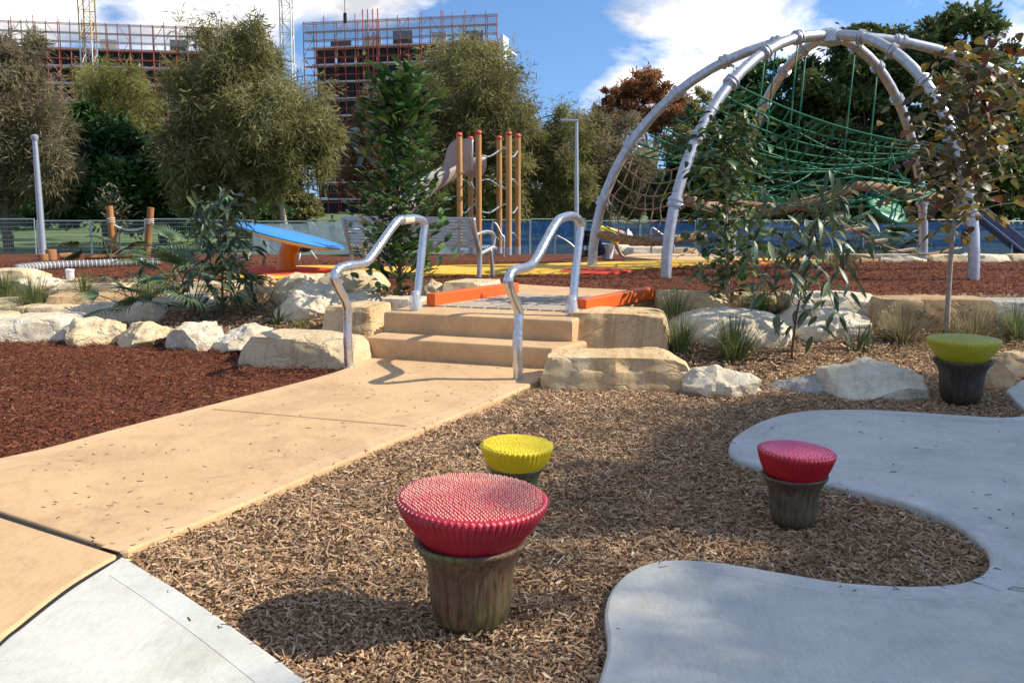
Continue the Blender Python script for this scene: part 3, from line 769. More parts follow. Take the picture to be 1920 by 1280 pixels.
stool('large crimson topped stool with pale beads in the foreground', (g1.x, g1.y, 0.005), 1.0, cap_mat('crimson', (0.46, 0.018, 0.038), (0.30, 0.008, 0.022), 0.45), bead_mat('bead_cream', (0.78, 0.52, 0.36), (0.70, 0.28, 0.24)), cup1, (0.02, 0.035))
g2 = P(968, 956, 0.0)
stool('yellow ridged stool right behind the large crimson one', (g2.x, g2.y, 0.005), 0.69, cap_mat('yellow', (0.82, 0.62, 0.015), (0.72, 0.50, 0.01)), bead_mat('bead_yellow', (0.86, 0.70, 0.06), (0.84, 0.62, 0.03)), cup3, (0.0, 0.02), 0.021, 44, 0.01, 0.010, beadr=0.5, wide=0.965, steep=True)
g3 = P(1486, 984, 0.0)
stool('small pink topped stool on a dark cup beside the curved pavement', (g3.x, g3.y, 0.005), 0.75, cap_mat('deep_red', (0.50, 0.012, 0.022), (0.34, 0.006, 0.014)), bead_mat('bead_pink', (0.80, 0.16, 0.27), (0.78, 0.24, 0.36)), cup2, (0.0, 0.05), 0.019, 52, 0, 0.008, beadr=0.40, wide=0.88, steep=True)
g4 = P(1800, 757, 0.0)
stool('lime green topped stool on a near black cup by the rocks', (g4.x, g4.y, 0.005), 1.02, cap_mat('lime', (0.48, 0.42, 0.02), (0.42, 0.34, 0.015)), bead_mat('bead_lime', (0.50, 0.50, 0.17), (0.46, 0.45, 0.12)), cup_mat('cup_black', (0.045, 0.030, 0.022), (0.075, 0.05, 0.034), (0.11, 0.078, 0.05)), (0.0, 0.0), 0.0175, 64, 0, 0.005, beadr=0.34, wide=0.93)

# ================================================================== handrails
M['wrapped'] = metal('plastic_wrapped_steel', (0.62, 0.63, 0.65), 0.2, 0.85, 0.5, 34)
M['galv'] = metal('galvanised_steel', (0.50, 0.51, 0.525), 0.45, 0.8, 0.12, 60, 0.2)
M['tape'] = simple('paper_label', (0.62, 0.50, 0.36), 0.8)
def handrail(label, foot, top, pts, tape=None):
    A, B = P(foot[0], foot[1], PZ), P(top[0], top[1], TERR + 0.018)
    h = thing('handrail', label, 'handrail', A, 'handrails of the steps')
    pp = [A + Vector((0, 0, -0.02))] + [PV(x, y, A, B) for x, y in pts] + [B + Vector((0, 0, -0.02))]
    sp_ = spline(pp, 5)
    rd = random.Random(len(label)); mb = MB()
    rr = [0.0415 + 0.0024 * rd.uniform(-1, 1) for _ in sp_]
    mb.tube(sp_, rr, 14); mb.build('rail', M['wrapped'], h, True)
    for q, z in ((A, PZ), (B, TERR + 0.018)):
        f = MB(); f.lathe([(0.052, z - 0.004), (0.052, z + 0.006), (0.040, z + 0.012)], 20, (q.x, q.y, 0)); f.build('foot_ring', M['galv'], h, True, 40)
    if tape:
        a, b = [PV(x, y, A, B) for x, y in tape]
        t = MB(); t.tube([a, a.lerp(b, 0.5) + Vector((0, 0, 0.001)), b], 0.0450, 14); t.build('paper_label', M['tape'], h, True, 50)
    # bunched plastic film at the foot of the upper post
    f = MB(); f.lathe([(0.046, 0.02), (0.062, 0.05), (0.058, 0.10), (0.046, 0.17), (0.040, 0.22)], 18, (B.x, B.y, TERR), 0, lambda a, i: 0.16 * math.sin(a * 5 + i * 1.7) + 0.08 * math.sin(a * 9 + i))
    f.build('plastic_film', M['film'], h, True)
t = NT('plastic_film'); t.color((0.8, 0.82, 0.84)); t.set(0.12, 0, 0.6); t.b.inputs['Alpha'].default_value = 0.35; t.bump(t.noise(40, 4), 0.8, 0.01); M['film'] = t.m
handrail('bent steel handrail wrapped in plastic on the left of the steps', (655, 688), (779, 582), [(652, 640), (652, 586), (648, 566), (636, 543), (627, 522), (633, 506), (652, 498), (681, 494), (697, 480), (740, 420), (755, 411), (783, 410), (796, 420), (794, 442), (787, 510)], [(754, 413), (771, 411)])
handrail('bent steel handrail wrapped in plastic on the right of the steps', (972, 710), (1072, 592), [(970, 658), (972, 602), (972, 580), (959, 549), (953, 526), (962, 508), (988, 501), (1004, 487), (1040, 422), (1056, 408), (1076, 406), (1088, 418), (1087, 440), (1079, 510)])

# loose chips swept onto the buff path
mb = MB(); rd = random.Random(77)
def loose(x, y, z, L, w):
    a = rd.uniform(0, PI); d = Vector((math.cos(a), math.sin(a), 0)); s_ = Vector((-d.y, d.x, 0))
    c = Vector((x, y, z)); t = w * 0.5
    mb.add([c - d * L - s_ * w, c + d * L - s_ * w * 0.6, c + d * L + s_ * w, c - d * L + s_ * w * 0.7, c - d * L * 0.9 + Vector((0, 0, t)), c + d * L * 0.9 + Vector((0, 0, t * 1.3))], [(0, 1, 5, 4), (2, 3, 4, 5), (1, 2, 5), (3, 0, 4)])
k = 0
while k < 170:
    px, py = rd.uniform(60, 1000), rd.uniform(675, 1030)
    if rd.random() > (0.9 if (py < 770 and px > 620) else 0.32): continue
    q = P(px, py, PZ)
    if not (inside(slabA, q.x, q.y) or inside(slabB, q.x, q.y)): continue
    loose(q.x, q.y, PZ + 0.001, rd.uniform(0.006, 0.02), rd.uniform(0.002, 0.005)); k += 1
for _ in range(26):
    px, py = rd.uniform(1400, 1915), rd.uniform(775, 1000); q = P(px, py, PZ)
    if inside(slabE, q.x, q.y): loose(q.x, q.y, PZ + 0.001, rd.uniform(0.008, 0.022), rd.uniform(0.002, 0.005))
for poly, e in ((slabE, edgeE), (slabF, edgeF), (slabD, [(262, 1060), (333, 1103), (433, 1170), (507, 1223), (580, 1277)]), (slabA, R_edge), (slabB, R_edge2)):
    ep = [P(x, y, PZ) for x, y in sp2(e)]
    for _ in range(22):                                          # chips kicked over the edge
        q = ep[rd.randrange(len(ep))]; a = rd.uniform(0, 2 * PI); r_ = abs(rd.gauss(0, 0.06)); x, y = q.x + r_ * math.cos(a), q.y + r_ * math.sin(a)
        if inside(poly, x, y): loose(x, y, PZ + 0.002, rd.uniform(0.006, 0.022), rd.uniform(0.002, 0.005))
M['crumb'] = simple('chip_crumbs', (0.10, 0.055, 0.03), 0.9, var=0.5, scale=8)
tag(mb.build('scattered_chips', M['crumb']), 'bits of bark scattered over the paths', 'bark bits', None, 'stuff')
# ================================================================== planting
M['bark'] = simple('bark', (0.12, 0.085, 0.06), 0.9, var=0.4, scale=20, bump=0.5)
M['bark_pale'] = simple('pale_bark', (0.34, 0.28, 0.21), 0.85, var=0.35, scale=9, bump=0.4)
M['stem_red'] = simple('reddish_stem', (0.10, 0.045, 0.03), 0.7, var=0.3, scale=9)
def leaf_mesh(name, L, w, mat, curl=0.25, fold=0.25, shape='lance', n=5, droop=0.3):
    """leaf along +X, face up +Z, folded along its midrib"""
    vs, fs = [], []
    for i in range(n + 1):
        t = i / n
        if shape == 'lance': ww = math.sin(PI * min(1, t * 0.93 + 0.05)) ** 0.9 * (1 - 0.25 * t)
        elif shape == 'heart': ww = (math.sin(PI * (0.12 + 0.88 * t) ** 0.75)) ** 0.7 if 0 < t < 1 else (0.35 if t == 0 else 0.02)
        else: ww = math.sin(PI * (0.04 + 0.95 * t)) ** 0.7
        ww = max(0.02, ww) * w / 2
        x = L * t; z = -droop * L * t * t
        vs += [(x, -ww, z + fold * ww), (x, 0, z), (x, ww, z + fold * ww)]
    for i in range(n):
        k = i * 3; fs += [(k, k + 3, k + 4, k + 1), (k + 1, k + 4, k + 5, k + 2)]
    me = bpy.data.meshes.new(name); me.from_pydata(vs, [], fs); me.materials.append(mat)
    me.polygons.foreach_set('use_smooth', [True] * len(fs)); me.update(); return me
def basis(d, roll):
    d = Vector(d).normalized(); up = Vector((0, 0, 1))
    s_ = up.cross(d)
    if s_.length < 1e-3: s_ = Vector((1, 0, 0))
    s_.normalize(); u = d.cross(s_)
    R = Matrix((d, s_, u)).transposed()
    return R @ Matrix.Rotation(roll, 3, 'X')
def put_leaves(root, leaves, meshes, matj, cap=300):
    """leaves: (pos, dir, roll, size). The nearest ones are single objects, the rest one mass"""
    leaves = sorted(leaves, key=lambda q: q[0].y)
    inv = Matrix.Translation(-root.location)
    for i, (p, d, ro, s) in enumerate(leaves[:cap]):
        o = bpy.data.objects.new('leaf', meshes[i % len(meshes)]); COL.objects.link(o)
        o.parent = root; o.matrix_parent_inverse = inv
        o.matrix_basis = Matrix.Translation(p) @ (basis(d, ro).to_4x4()) @ Matrix.Scale(s, 4)
    rest = leaves[cap:]
    if rest:
        vs, fs, tn = [], [], []; rd = random.Random(3)
        for i, (p, d, ro, s) in enumerate(rest):
            me = meshes[i % len(meshes)]; B = basis(d, ro); k = len(vs); tt = rd.random()
            vs += [tuple(p + (B @ v.co) * s) for v in me.vertices]
            for f in me.polygons: fs.append([k + j for j in f.vertices]); tn.append(tt)
        o = link('foliage', np_mesh('foliage', np.array(vs), np.array(fs), matj, np.array(tn), True), root); o['kind'] = 'stuff'
def sapling(name, label, base, stem, crown, nbr, per, size, meshes, matj, bark, seed, r0=0.02, droop=-0.2, up=0.5, lean=None, cap=300, group='young trees and shrubs in the beds'):
    """stem: list of points; crown: function t in 0..1 -> (height along stem 0..1, spread radius)"""
    rd = random.Random(seed); t = thing(name, label, 'young tree', base, group)
    sp_ = spline(stem, 6); n = len(sp_)
    mb = MB(); mb.tube(sp_, [r0 * (1 - 0.75 * i / (n - 1)) for i in range(n)], 8); mb.build('trunk', bark, t, True)
    br = MB(); leaves = []
    for b in range(nbr):
        f = (b + rd.random()) / nbr; hh, R = crown(f)
        p0 = sp_[min(n - 1, int(hh * (n - 1)))]; az = b * 2.399 + rd.uniform(-0.4, 0.4)
        R *= rd.uniform(0.55, 1.05)
        d = Vector((math.cos(az), math.sin(az), up * rd.uniform(0.6, 1.3)))
        p1 = p0 + d * R * 0.55; p2 = p0 + Vector((d.x, d.y, d.z * 0.75)) * R
        pts = spline([p0, p1, p2], 4); br.tube(pts, [r0 * 0.32, r0 * 0.28, r0 * 0.25, r0 * 0.22, r0 * 0.2, r0 * 0.17, r0 * 0.15, r0 * 0.12, r0 * 0.1][:len(pts)], 5)
        for q in range(per):
            u = (q + rd.random()) / per; u = 0.2 + 0.8 * u; pp = pts[min(len(pts) - 1, int(u * (len(pts) - 1)))]
            a2 = az + rd.uniform(-1.9, 1.9)
            dd = Vector((math.cos(a2), math.sin(a2), droop + rd.uniform(-0.45, 0.45)))
            leaves.append((pp + Vector((rd.uniform(-1, 1), rd.uniform(-1, 1), rd.uniform(-1, 1))) * size * 0.25, dd, rd.uniform(-0.7, 0.7), size * rd.uniform(0.65, 1.15)))
    br.build('branches', bark, t, True)
    put_leaves(t, leaves, meshes, matj, cap)
    return t
# --- dark glossy tree beside the bench
dk_l = leafmat('glossy_dark_leaf', (0.024, 0.064, 0.018), (0.050, 0.115, 0.028), (0.14, 0.23, 0.05), 0.28, 0.12, 0.6)
dk_f = foliage('glossy_dark_foliage', (0.024, 0.064, 0.018), (0.050, 0.115, 0.028), (0.14, 0.23, 0.05), 0.28, 0.12, 0.6)
lm = [leaf_mesh('glossy_leaf', 0.17, 0.078, dk_l, shape='oval', droop=0.12 + 0.1 * k, fold=0.25) for k in range(3)]
b = G(748, 556); Yb = b.y
tp = V(748, 165, Yb)
crA = lambda f: (0.10 + 0.90 * f ** 1.12, np.interp(f, [0, 0.15, 0.45, 0.7, 0.9, 1.0], [0.46, 0.56, 0.48, 0.38, 0.22, 0.06]))
sapling('young_tree', 'dark glossy leaved young tree growing in front of the bench', b, [b - Vector((0, 0, 0.05)), V(750, 480, Yb), V(746, 380, Yb), V(752, 280, Yb), V(748, 215, Yb), tp], crA, 108, 14, 1.0, lm, dk_f, M['bark'], 21, 0.03, 0.75, 0.9)
# --- glossy tree right of the steps
g_l = leafmat('green_leaf', (0.028, 0.060, 0.016), (0.060, 0.115, 0.026), (0.17, 0.22, 0.05), 0.35, 0.18, 0.5)
g_f = foliage('green_foliage', (0.028, 0.060, 0.016), (0.060, 0.115, 0.026), (0.17, 0.22, 0.05), 0.35, 0.18, 0.5)
lm2 = [leaf_mesh('small_leaf', 0.125, 0.060, g_l, shape='oval', droop=0.15 + 0.15 * k) for k in range(3)]
b = G(1365, 582); Yb = b.y
crB = lambda f: (0.13 + 0.87 * f, np.interp(f, [0, 0.2, 0.45, 0.7, 0.88, 1.0], [0.40, 0.52, 0.46, 0.32, 0.16, 0.05]))
sapling('young_tree', 'bushy green young tree standing in front of the dome leg', b, [b - Vector((0, 0, 0.05)), V(1365, 500, Yb), V(1362, 400, Yb), V(1366, 300, Yb), V(1378, 225, Yb)], crB, 84, 12, 1.0, lm2, g_f, M['bark_pale'], 33, 0.022, -0.25, 0.45)
# --- thin gum sapling with long hanging leaves
e_l = leafmat('gum_leaf', (0.04, 0.068, 0.036), (0.08, 0.12, 0.062), (0.16, 0.19, 0.08), 0.42, 0.18, 0.4)
e_f = foliage('gum_foliage', (0.04, 0.068, 0.036), (0.08, 0.12, 0.062), (0.16, 0.19, 0.08), 0.42, 0.18, 0.4)
lm3 = [leaf_mesh('gum_leaf', 0.17, 0.048, e_l, shape='lance', droop=0.15 + 0.2 * k, fold=0.2) for k in range(3)]
b = G(1483, 676); Yb = b.y
crC = lambda f: (0.30 + 0.70 * f, np.interp(f, [0, 0.3, 0.6, 0.85, 1.0], [0.45, 0.50, 0.46, 0.36, 0.14]))
sapling('gum_sapling', 'thin gum sapling with long hanging leaves right of the domed boulder', b, [b - Vector((0, 0, 0.05)), V(1492, 600, Yb), V(1508, 520, Yb), V(1522, 440, Yb), V(1535, 370, Yb)], crC, 26, 8, 1.15, lm3, e_f, M['stem_red'], 44, 0.013, -0.65, 0.35)
# --- autumn tree at the right edge
a_l = leafmat('autumn_leaf', (0.075, 0.048, 0.022), (0.10, 0.095, 0.030), (0.30, 0.21, 0.04), 0.45, 0.38, 0.4)
a_f = foliage('autumn_foliage', (0.08, 0.045, 0.022), (0.10, 0.095, 0.030), (0.30, 0.21, 0.04), 0.45, 0.38, 0.4)
a_r = leafmat('autumn_red_leaf', (0.10, 0.020, 0.014), (0.11, 0.035, 0.016), (0.28, 0.09, 0.02), 0.45, 0.3, 0.4)
lm4 = [leaf_mesh('round_leaf', 0.115, 0.105, q, shape='heart', droop=0.15 + 0.06 * k, fold=0.18, n=4) for k, q in enumerate((a_l, a_l, a_l, a_l, a_l, a_r))]
b = G(1775, 626); Yb = b.y
crD = lambda f: (0.42 + 0.58 * f, np.interp(f, [0, 0.25, 0.5, 0.75, 0.92, 1.0], [0.52, 0.76, 0.72, 0.62, 0.46, 0.18]))
sapling('young_tree', 'young tree with round brown and gold autumn leaves at the right edge', b, [b - Vector((0, 0, 0.05)), V(1779, 540, Yb), V(1788, 430, Yb), V(1806, 320, Yb), V(1822, 220, Yb), V(1840, 112, Yb)], crD, 68, 8, 1.0, lm4, a_f, M['bark_pale'], 55, 0.032, -0.55, 0.5)
# --- leafy gum shrub on the left
lm5 = [leaf_mesh('gum_leaf', 0.19, 0.055, e_l, shape='lance', droop=0.1 + 0.2 * k, fold=0.2) for k in range(3)]
b = G(415, 594); Yb = b.y
crE = lambda f: (0.12 + 0.88 * f, np.interp(f, [0, 0.3, 0.6, 0.85, 1.0], [0.22, 0.32, 0.36, 0.30, 0.12]))
sapling('gum_sapling', 'bushy gum sapling with drooping leaves behind the left boulders', b, [b - Vector((0, 0, 0.05)), V(417, 540, Yb), V(416, 480, Yb), V(412, 420, Yb), V(414, 385, Yb)], crE, 34, 9, 1.05, lm5, e_f, M['stem_red'], 66, 0.016, -0.45, 0.45)
lm6 = [leaf_mesh('gum_leaf', 0.16, 0.05, e_l, shape='lance', droop=0.1 + 0.15 * k, fold=0.2) for k in range(2)]
# --- banksia by the leaning post
b = G(222, 480); Yb = b.y
bk = foliage('banksia_foliage', (0.05, 0.06, 0.03), (0.10, 0.12, 0.06), (0.20, 0.21, 0.12), 0.5, 0.15)
bkl = leafmat('banksia_leaf', (0.05, 0.06, 0.03), (0.10, 0.12, 0.06), (0.20, 0.21, 0.12), 0.5, 0.15)
lm7 = [leaf_mesh('banksia_leaf', 0.15, 0.04, bkl, shape='lance', droop=0.05)]
sapling('banksia', 'small grey-green banksia beside the roped timber post', b, [b, V(224, 440, Yb), V(212, 400, Yb), V(205, 362, Yb)], lambda f: (0.45 + 0.55 * f, np.interp(f, [0, 0.5, 1], [0.22, 0.4, 0.15])), 24, 9, 1.0, lm7, bk, M['bark'], 88, 0.02, 0.5, 0.7, cap=60)

# --- fan palms
p_g = simple('palm_green', (0.075, 0.125, 0.045), 0.45, var=0.5, scale=7)
def fan_frond(seed, R, spread=2.5, nl=17):
    rd = random.Random(seed); mb = MB()
    for i in range(nl):
        a = -spread / 2 + spread * i / (nl - 1); L = R * (0.72 + 0.28 * math.cos(a * 0.8)) * rd.uniform(0.9, 1.05)
        d = Vector((math.cos(a), math.sin(a), 0)); s_ = Vector((-d.y, d.x, 0)); w = 0.014 * R / 0.4
        vs = []
        for t, ww, dz in ((0.04, 0.3, 0), (0.4, 1.0, 0.03), (0.75, 0.7, -0.02), (1.0, 0.05, -0.16 * rd.uniform(0.5, 1.4))):
            c = d * L * t + Vector((0, 0, dz * L)); vs += [c - s_ * w * ww + Vector((0, 0, w * 0.5)), c, c + s_ * w * ww + Vector((0, 0, w * 0.5))]
        mb.add(vs, [(k * 3 + j, k * 3 + 3 + j, k * 3 + 4 + j, k * 3 + 1 + j) for k in range(3) for j in range(2)])
    return mb
def palm(label, base, n, h, R, seed, group='fan palms in the left bed', low=0.0):
    rd = random.Random(seed); t = thing('fan_palm', label, 'palm', base, group); b = Vector(base)
    tr = MB(); tr.tube([b - Vector((0, 0, 0.06)), b + Vector((0.01, 0, 0.10)), b + Vector((0, 0, 0.2 * h))], [0.05, 0.045, 0.025], 8, 0); tr.build('trunk', M['bark'], t, True)
    for i in range(n):
        f = i / max(1, n - 1); az = i * 2.399 + rd.uniform(-0.3, 0.3); el = 1.35 - 1.15 * f ** 0.8 + rd.uniform(-0.12, 0.12) - low
        Lp = h * rd.uniform(0.75, 1.05) * (1 - 0.15 * f)
        d = Vector((math.cos(az) * math.cos(el), math.sin(az) * math.cos(el), math.sin(el)))
        p0 = b + Vector((0, 0, 0.1 * h)); p1 = p0 + d * Lp * 0.6; p2 = p0 + Vector((d.x, d.y, d.z * 0.86)) * Lp
        mb = MB(); mb.tube(spline([p0, p1, p2], 3), 0.006, 5)
        dd = (p2 - p1).normalized(); dd = (dd + Vector((0, 0, -0.35))).normalized(); B = basis(dd, rd.uniform(-0.5, 0.5))
        fm = fan_frond(seed * 31 + i, R * rd.uniform(0.8, 1.1)); mb.add([p2 + B @ Vector(v) for v in fm.v], fm.f)
        mb.build('frond', p_g, t)
palm('small fan palm left of the bigger one in the left bed', G(252, 594), 9, 0.50, 0.30, 5)
palm('big dark fan palm with many stalks in the left bed', G(362, 592), 15, 0.80, 0.40, 9)
palm('low pale fan palm by the leaning timber posts', G(205, 488), 9, 0.6, 0.42, 13, low=0.2)
palm('fan palm half hidden behind the gum sapling', G(330, 530), 9, 0.7, 0.4, 15, low=0.1)
palm('spiky palm clump beyond the terrace behind the rope bridge', G(1610, 478), 16, 1.0, 0.6, 17, 'palms beyond the terrace', low=0.1)
palm('second spiky palm beyond the terrace right of the green seat', G(1660, 477), 14, 0.9, 0.6, 19, 'palms beyond the terrace', low=0.15)
palm('small palm beyond the terrace behind the bushy green young tree', G(1462, 478), 12, 0.7, 0.5, 23, 'palms beyond the terrace', low=0.2)

# --- grass tufts
gr_g = foliage('tuft_green', (0.07, 0.11, 0.03), (0.15, 0.19, 0.06), (0.32, 0.30, 0.14), 0.6, 0.35)
gr_d = foliage('tuft_straw', (0.14, 0.12, 0.06), (0.25, 0.21, 0.11), (0.38, 0.32, 0.18), 0.7, 0.3)
st_g = foliage('strap_green', (0.03, 0.06, 0.018), (0.06, 0.10, 0.03), (0.13, 0.17, 0.05), 0.45, 0.2)
def tuft(name, label, px, py, n, h, spread, mat, seed, w=0.0055, group='grass tufts among the rocks', bend=0.5):
    b = G(px, py); r = np.random.default_rng(seed)
    if name == 'grass_tuft': h *= 1.3; n = int(n * 1.4)
    az = r.uniform(0, 2 * PI, n); L = h * r.uniform(0.55, 1.1, n); out = np.abs(r.normal(0.0, 0.38, n)) * spread + 0.06
    rad = r.uniform(0, 0.05, n) * spread * 2
    d = np.stack([np.cos(az), np.sin(az)], -1); s_ = np.stack([-np.sin(az), np.cos(az), 0 * az], -1)
    vs = []; K = 4
    for k in range(K + 1):
        t = k / K; x = rad + L * (np.sin(out) * t + bend * out * t * t * 0.6); z = L * (np.cos(out * 0.8) * t - bend * out * t * t * 0.55)
        c = np.stack([d[:, 0] * x, d[:, 1] * x, z - 0.01], -1); ww = w * (1 - t * 0.92)
        vs += [c - s_ * ww, c + s_ * ww]
    vs = np.stack(vs, 1).reshape(-1, 3); i0 = (np.arange(n) * 2 * (K + 1))[:, None]
    fs = np.concatenate([i0 + np.array([[2 * k, 2 * k + 1, 2 * k + 3, 2 * k + 2]]) for k in range(K)], 0)
    tone = np.tile(r.beta(1.6, 1.8, n), K)
    o = link(name, np_mesh(name, vs, fs, mat, tone)); o.location = b
    return tag(o, label, 'grass tuft' if name == 'grass_tuft' else 'plant', group)
tuft('grass_tuft', 'upright green grass tuft right of the banded block', 1275, 660, 150, 0.34, 0.9, gr_g, 1)
tuft('grass_tuft', 'big green grass tuft in front of the domed boulder', 1375, 672, 240, 0.38, 1.2, gr_g, 2)
tuft('grass_tuft', 'dark grass tuft between the banded block and the terrace stones', 1265, 605, 170, 0.34, 1.1, gr_g, 3)
tuft('grass_tuft', 'grass tuft beside the bushy young tree trunk', 1425, 592, 190, 0.32, 1.0, gr_g, 4)
tuft('grass_tuft', 'straw coloured grass tuft right of the gum sapling', 1690, 640, 260, 0.34, 1.5, gr_d, 5)
tuft('grass_tuft', 'pale straw grass tuft behind the green stool', 1822, 640, 260, 0.32, 1.6, gr_d, 6)
tuft('grass_tuft', 'green grass tuft at the right edge by the grey block', 1905, 632, 200, 0.32, 1.4, gr_g, 7)
tuft('grass_tuft', 'straw grass tuft between the gum sapling and the low tan stone', 1465, 590, 160, 0.30, 1.2, gr_d, 8)
tuft('strappy_plant', 'broad leaved strappy plant below the gum sapling foliage', 1605, 655, 16, 0.42, 1.5, st_g, 9, 0.016, bend=0.8)
tuft('strappy_plant', 'green strappy plant in front of the veined boulder', 518, 606, 22, 0.40, 1.7, st_g, 10, 0.012, bend=0.9)
tuft('grass_tuft', 'wide green grass tuft in front of the far left white boulder', 62, 575, 260, 0.36, 1.5, gr_g, 11)
tuft('grass_tuft', 'grass tuft cut by the left edge of the picture', 8, 560, 200, 0.34, 1.3, gr_g, 12)
tuft('grass_tuft', 'small bright grass tuft above the leftmost front rock', 28, 606, 120, 0.22, 1.1, gr_g, 13)
tuft('grass_tuft', 'short grass tuft left of the orange flat stone', 160, 553, 130, 0.28, 1.2, gr_g, 14)
tuft('grass_tuft', 'sparse small tuft below the veined boulder', 568, 615, 60, 0.12, 1.4, gr_g, 15)
tuft('grass_tuft', 'grass tuft right of the orange flat stone behind the small palm', 280, 562, 120, 0.26, 1.2, gr_g, 16)
for px, py, lab, sd in ((1722, 618, 'little silvery shrub left of the autumn tree trunk', 17), (1805, 622, 'little white flowering shrub right of the autumn tree trunk', 18)):
    b = G(px, py); sapling('small_shrub', lab, b, [b, b + Vector((0, 0, 0.12)), b + Vector((0.01, 0, 0.2))], lambda f: (0.2 + 0.8 * f, 0.14), 14, 6, 0.3, lm7, bk, M['bark'], sd, 0.006, 0.3, 0.6, cap=0)

q = V(423, 376, G(415, 594).y); m = MB(); m.lathe([(0.004, -0.045), (0.022, -0.03), (0.027, 0.0), (0.022, 0.03), (0.004, 0.042)], 12, q)
tag(m.build('plant_tag', simple('bright_green_tag', (0.10, 0.62, 0.10), 0.5), None, True), 'bright green tag at the tip of the left gum sapling', 'tag')
# ================================================================== playground
M['rub_yellow'] = simple('yellow_rubber', (0.72, 0.42, 0.035), 0.85, var=0.12, scale=3, bump=0.3, bscale=90)
M['rub_red'] = simple('red_rubber', (0.60, 0.055, 0.015), 0.85, var=0.12, scale=3, bump=0.3, bscale=90)
M['rub_orange'] = simple('orange_rubber', (0.70, 0.22, 0.025), 0.85, var=0.12, scale=3, bump=0.3, bscale=90)
TZ = TERR + 0.022
def flat(name, pts, z, mat, label):
    q = [P(x, y, z) for x, y in sp2(pts + [pts[0]])][:-1]
    o = slab(name, q, z - 0.06, z, [mat], None, 0.006); return tag(o, label, None, None, 'structure')
flat('rubber_path', [(430, 519), (520, 522), (640, 518), (780, 517), (900, 514), (1040, 513), (1130, 508), (1250, 500), (1345, 493), (1480, 490), (1560, 490), (1480, 484), (1345, 485), (1200, 489), (1000, 494), (900, 496), (800, 498), (700, 500), (600, 497), (450, 502), (400, 510)], TZ, M['rub_yellow'], 'yellow rubber path winding across the terrace')
flat('rubber_spot', [(455, 511), (520, 515), (600, 512), (640, 506), (600, 501), (520, 499), (455, 502)], TZ + 0.005, M['rub_red'], 'red rubber circle under the blue spinner')
flat('rubber_spot', [(1045, 509), (1090, 512), (1150, 511), (1185, 506), (1140, 502), (1070, 503)], TZ + 0.005, M['rub_red'], 'red rubber patch around the left dome leg')
flat('rubber_spot', [(1320, 491), (1360, 495), (1440, 493), (1450, 489), (1390, 486)], TZ + 0.005, M['rub_orange'], 'orange rubber patch beyond the bushy young tree')
xy = sample(48000, -9, 10, 10.2, 16.5); xy = xy[(xy[:, 1] > lerp_tab(BX, xy[:, 0]) + 0.15) & (np.abs(xy[:, 0]) < xy[:, 1] * 0.60 + 0.3)]
rubs = [[(v.co.x, v.co.y) for v in [o.data.vertices[i] for i in range(len(o.data.vertices) // 4)]] for o in COL.objects if o.name.startswith('rubber_')]
for q in rubs + [[(p.x, p.y) for p in land]]: xy = xy[~inside(q, xy[:, 0], xy[:, 1])]
chips('terrace_bark_mulch', 'red bark mulch over the play terrace', xy, M['chip_red'], 0.025, 0.06, 0.006, 0.012)
# pale concrete ring beyond the dome's left legs
flat('concrete_ring', [(1170, 481), (1240, 486), (1330, 487), (1400, 484), (1330, 477), (1240, 475), (1185, 476)], TERR + 0.03, M['buff_edge'], 'pale concrete circle beyond the dome')

# ---- bench
br_ = P(893, 522, TERR); bl_ = P(652, 511, TERR)
ax = (br_ - bl_); ax.z = 0; BL = ax.length; ax.normalize(); fw = Vector((-ax.y, ax.x, 0))
bench = thing('park_bench', 'grey metal slatted bench seen from behind at the terrace edge', 'bench', (bl_ + br_) / 2)
M['bench'] = metal('bench_aluminium', (0.42, 0.43, 0.44), 0.42, 0.6, 0.05, 60)
def bp(u, w, z): return bl_ + ax * u + fw * w + Vector((0, 0, z))
for k in range(8):
    z = 0.47 + k * 0.046; w = 0.06 - k * 0.016
    m = MB(); m.beam(bp(0.03, w, z), bp(BL - 0.03, w, z), 0.022, 0.036, 0, 0.004); m.build('back_slat', M['bench'], bench)
m = MB(); m.beam(bp(-0.02, -0.075, 0.845), bp(BL + 0.02, -0.075, 0.845), 0.045, 0.05, 0, 0.008); m.build('top_rail', M['bench'], bench)
for k in range(6):
    w = 0.12 + k * 0.068
    m = MB(); m.beam(bp(0.03, w, 0.43 + 0.004 * abs(k - 2.5)), bp(BL - 0.03, w, 0.43 + 0.004 * abs(k - 2.5)), 0.052, 0.025, 0, 0.004); m.build('seat_slat', M['bench'], bench)
for u in (0.0, BL):
    m = MB()
    m.tube(spline([bp(u, -0.085, 0.86), bp(u, -0.05, 0.70), bp(u, 0.05, 0.47), bp(u, 0.10, 0.36), bp(u, 0.10, 0.18), bp(u, 0.08, -0.02)], 4), [0.036] * 21, 8)
    m.tube(spline([bp(u, 0.10, 0.34), bp(u, 0.30, 0.38), bp(u, 0.50, 0.42), bp(u, 0.58, 0.40)], 4), 0.032, 8)
    m.tube(spline([bp(u, 0.42, 0.40), bp(u, 0.47, 0.2), bp(u, 0.50, -0.02)], 4), 0.032, 8)
    m.build('end_frame', M['bench'], bench, True)
    m = MB(); m.tube(spline([bp(u, 0.0, 0.62), bp(u, 0.25, 0.66), bp(u, 0.48, 0.64), bp(u, 0.56, 0.56), bp(u, 0.52, 0.42)], 4), 0.022, 8); m.build('armrest', M['bench'], bench, True)

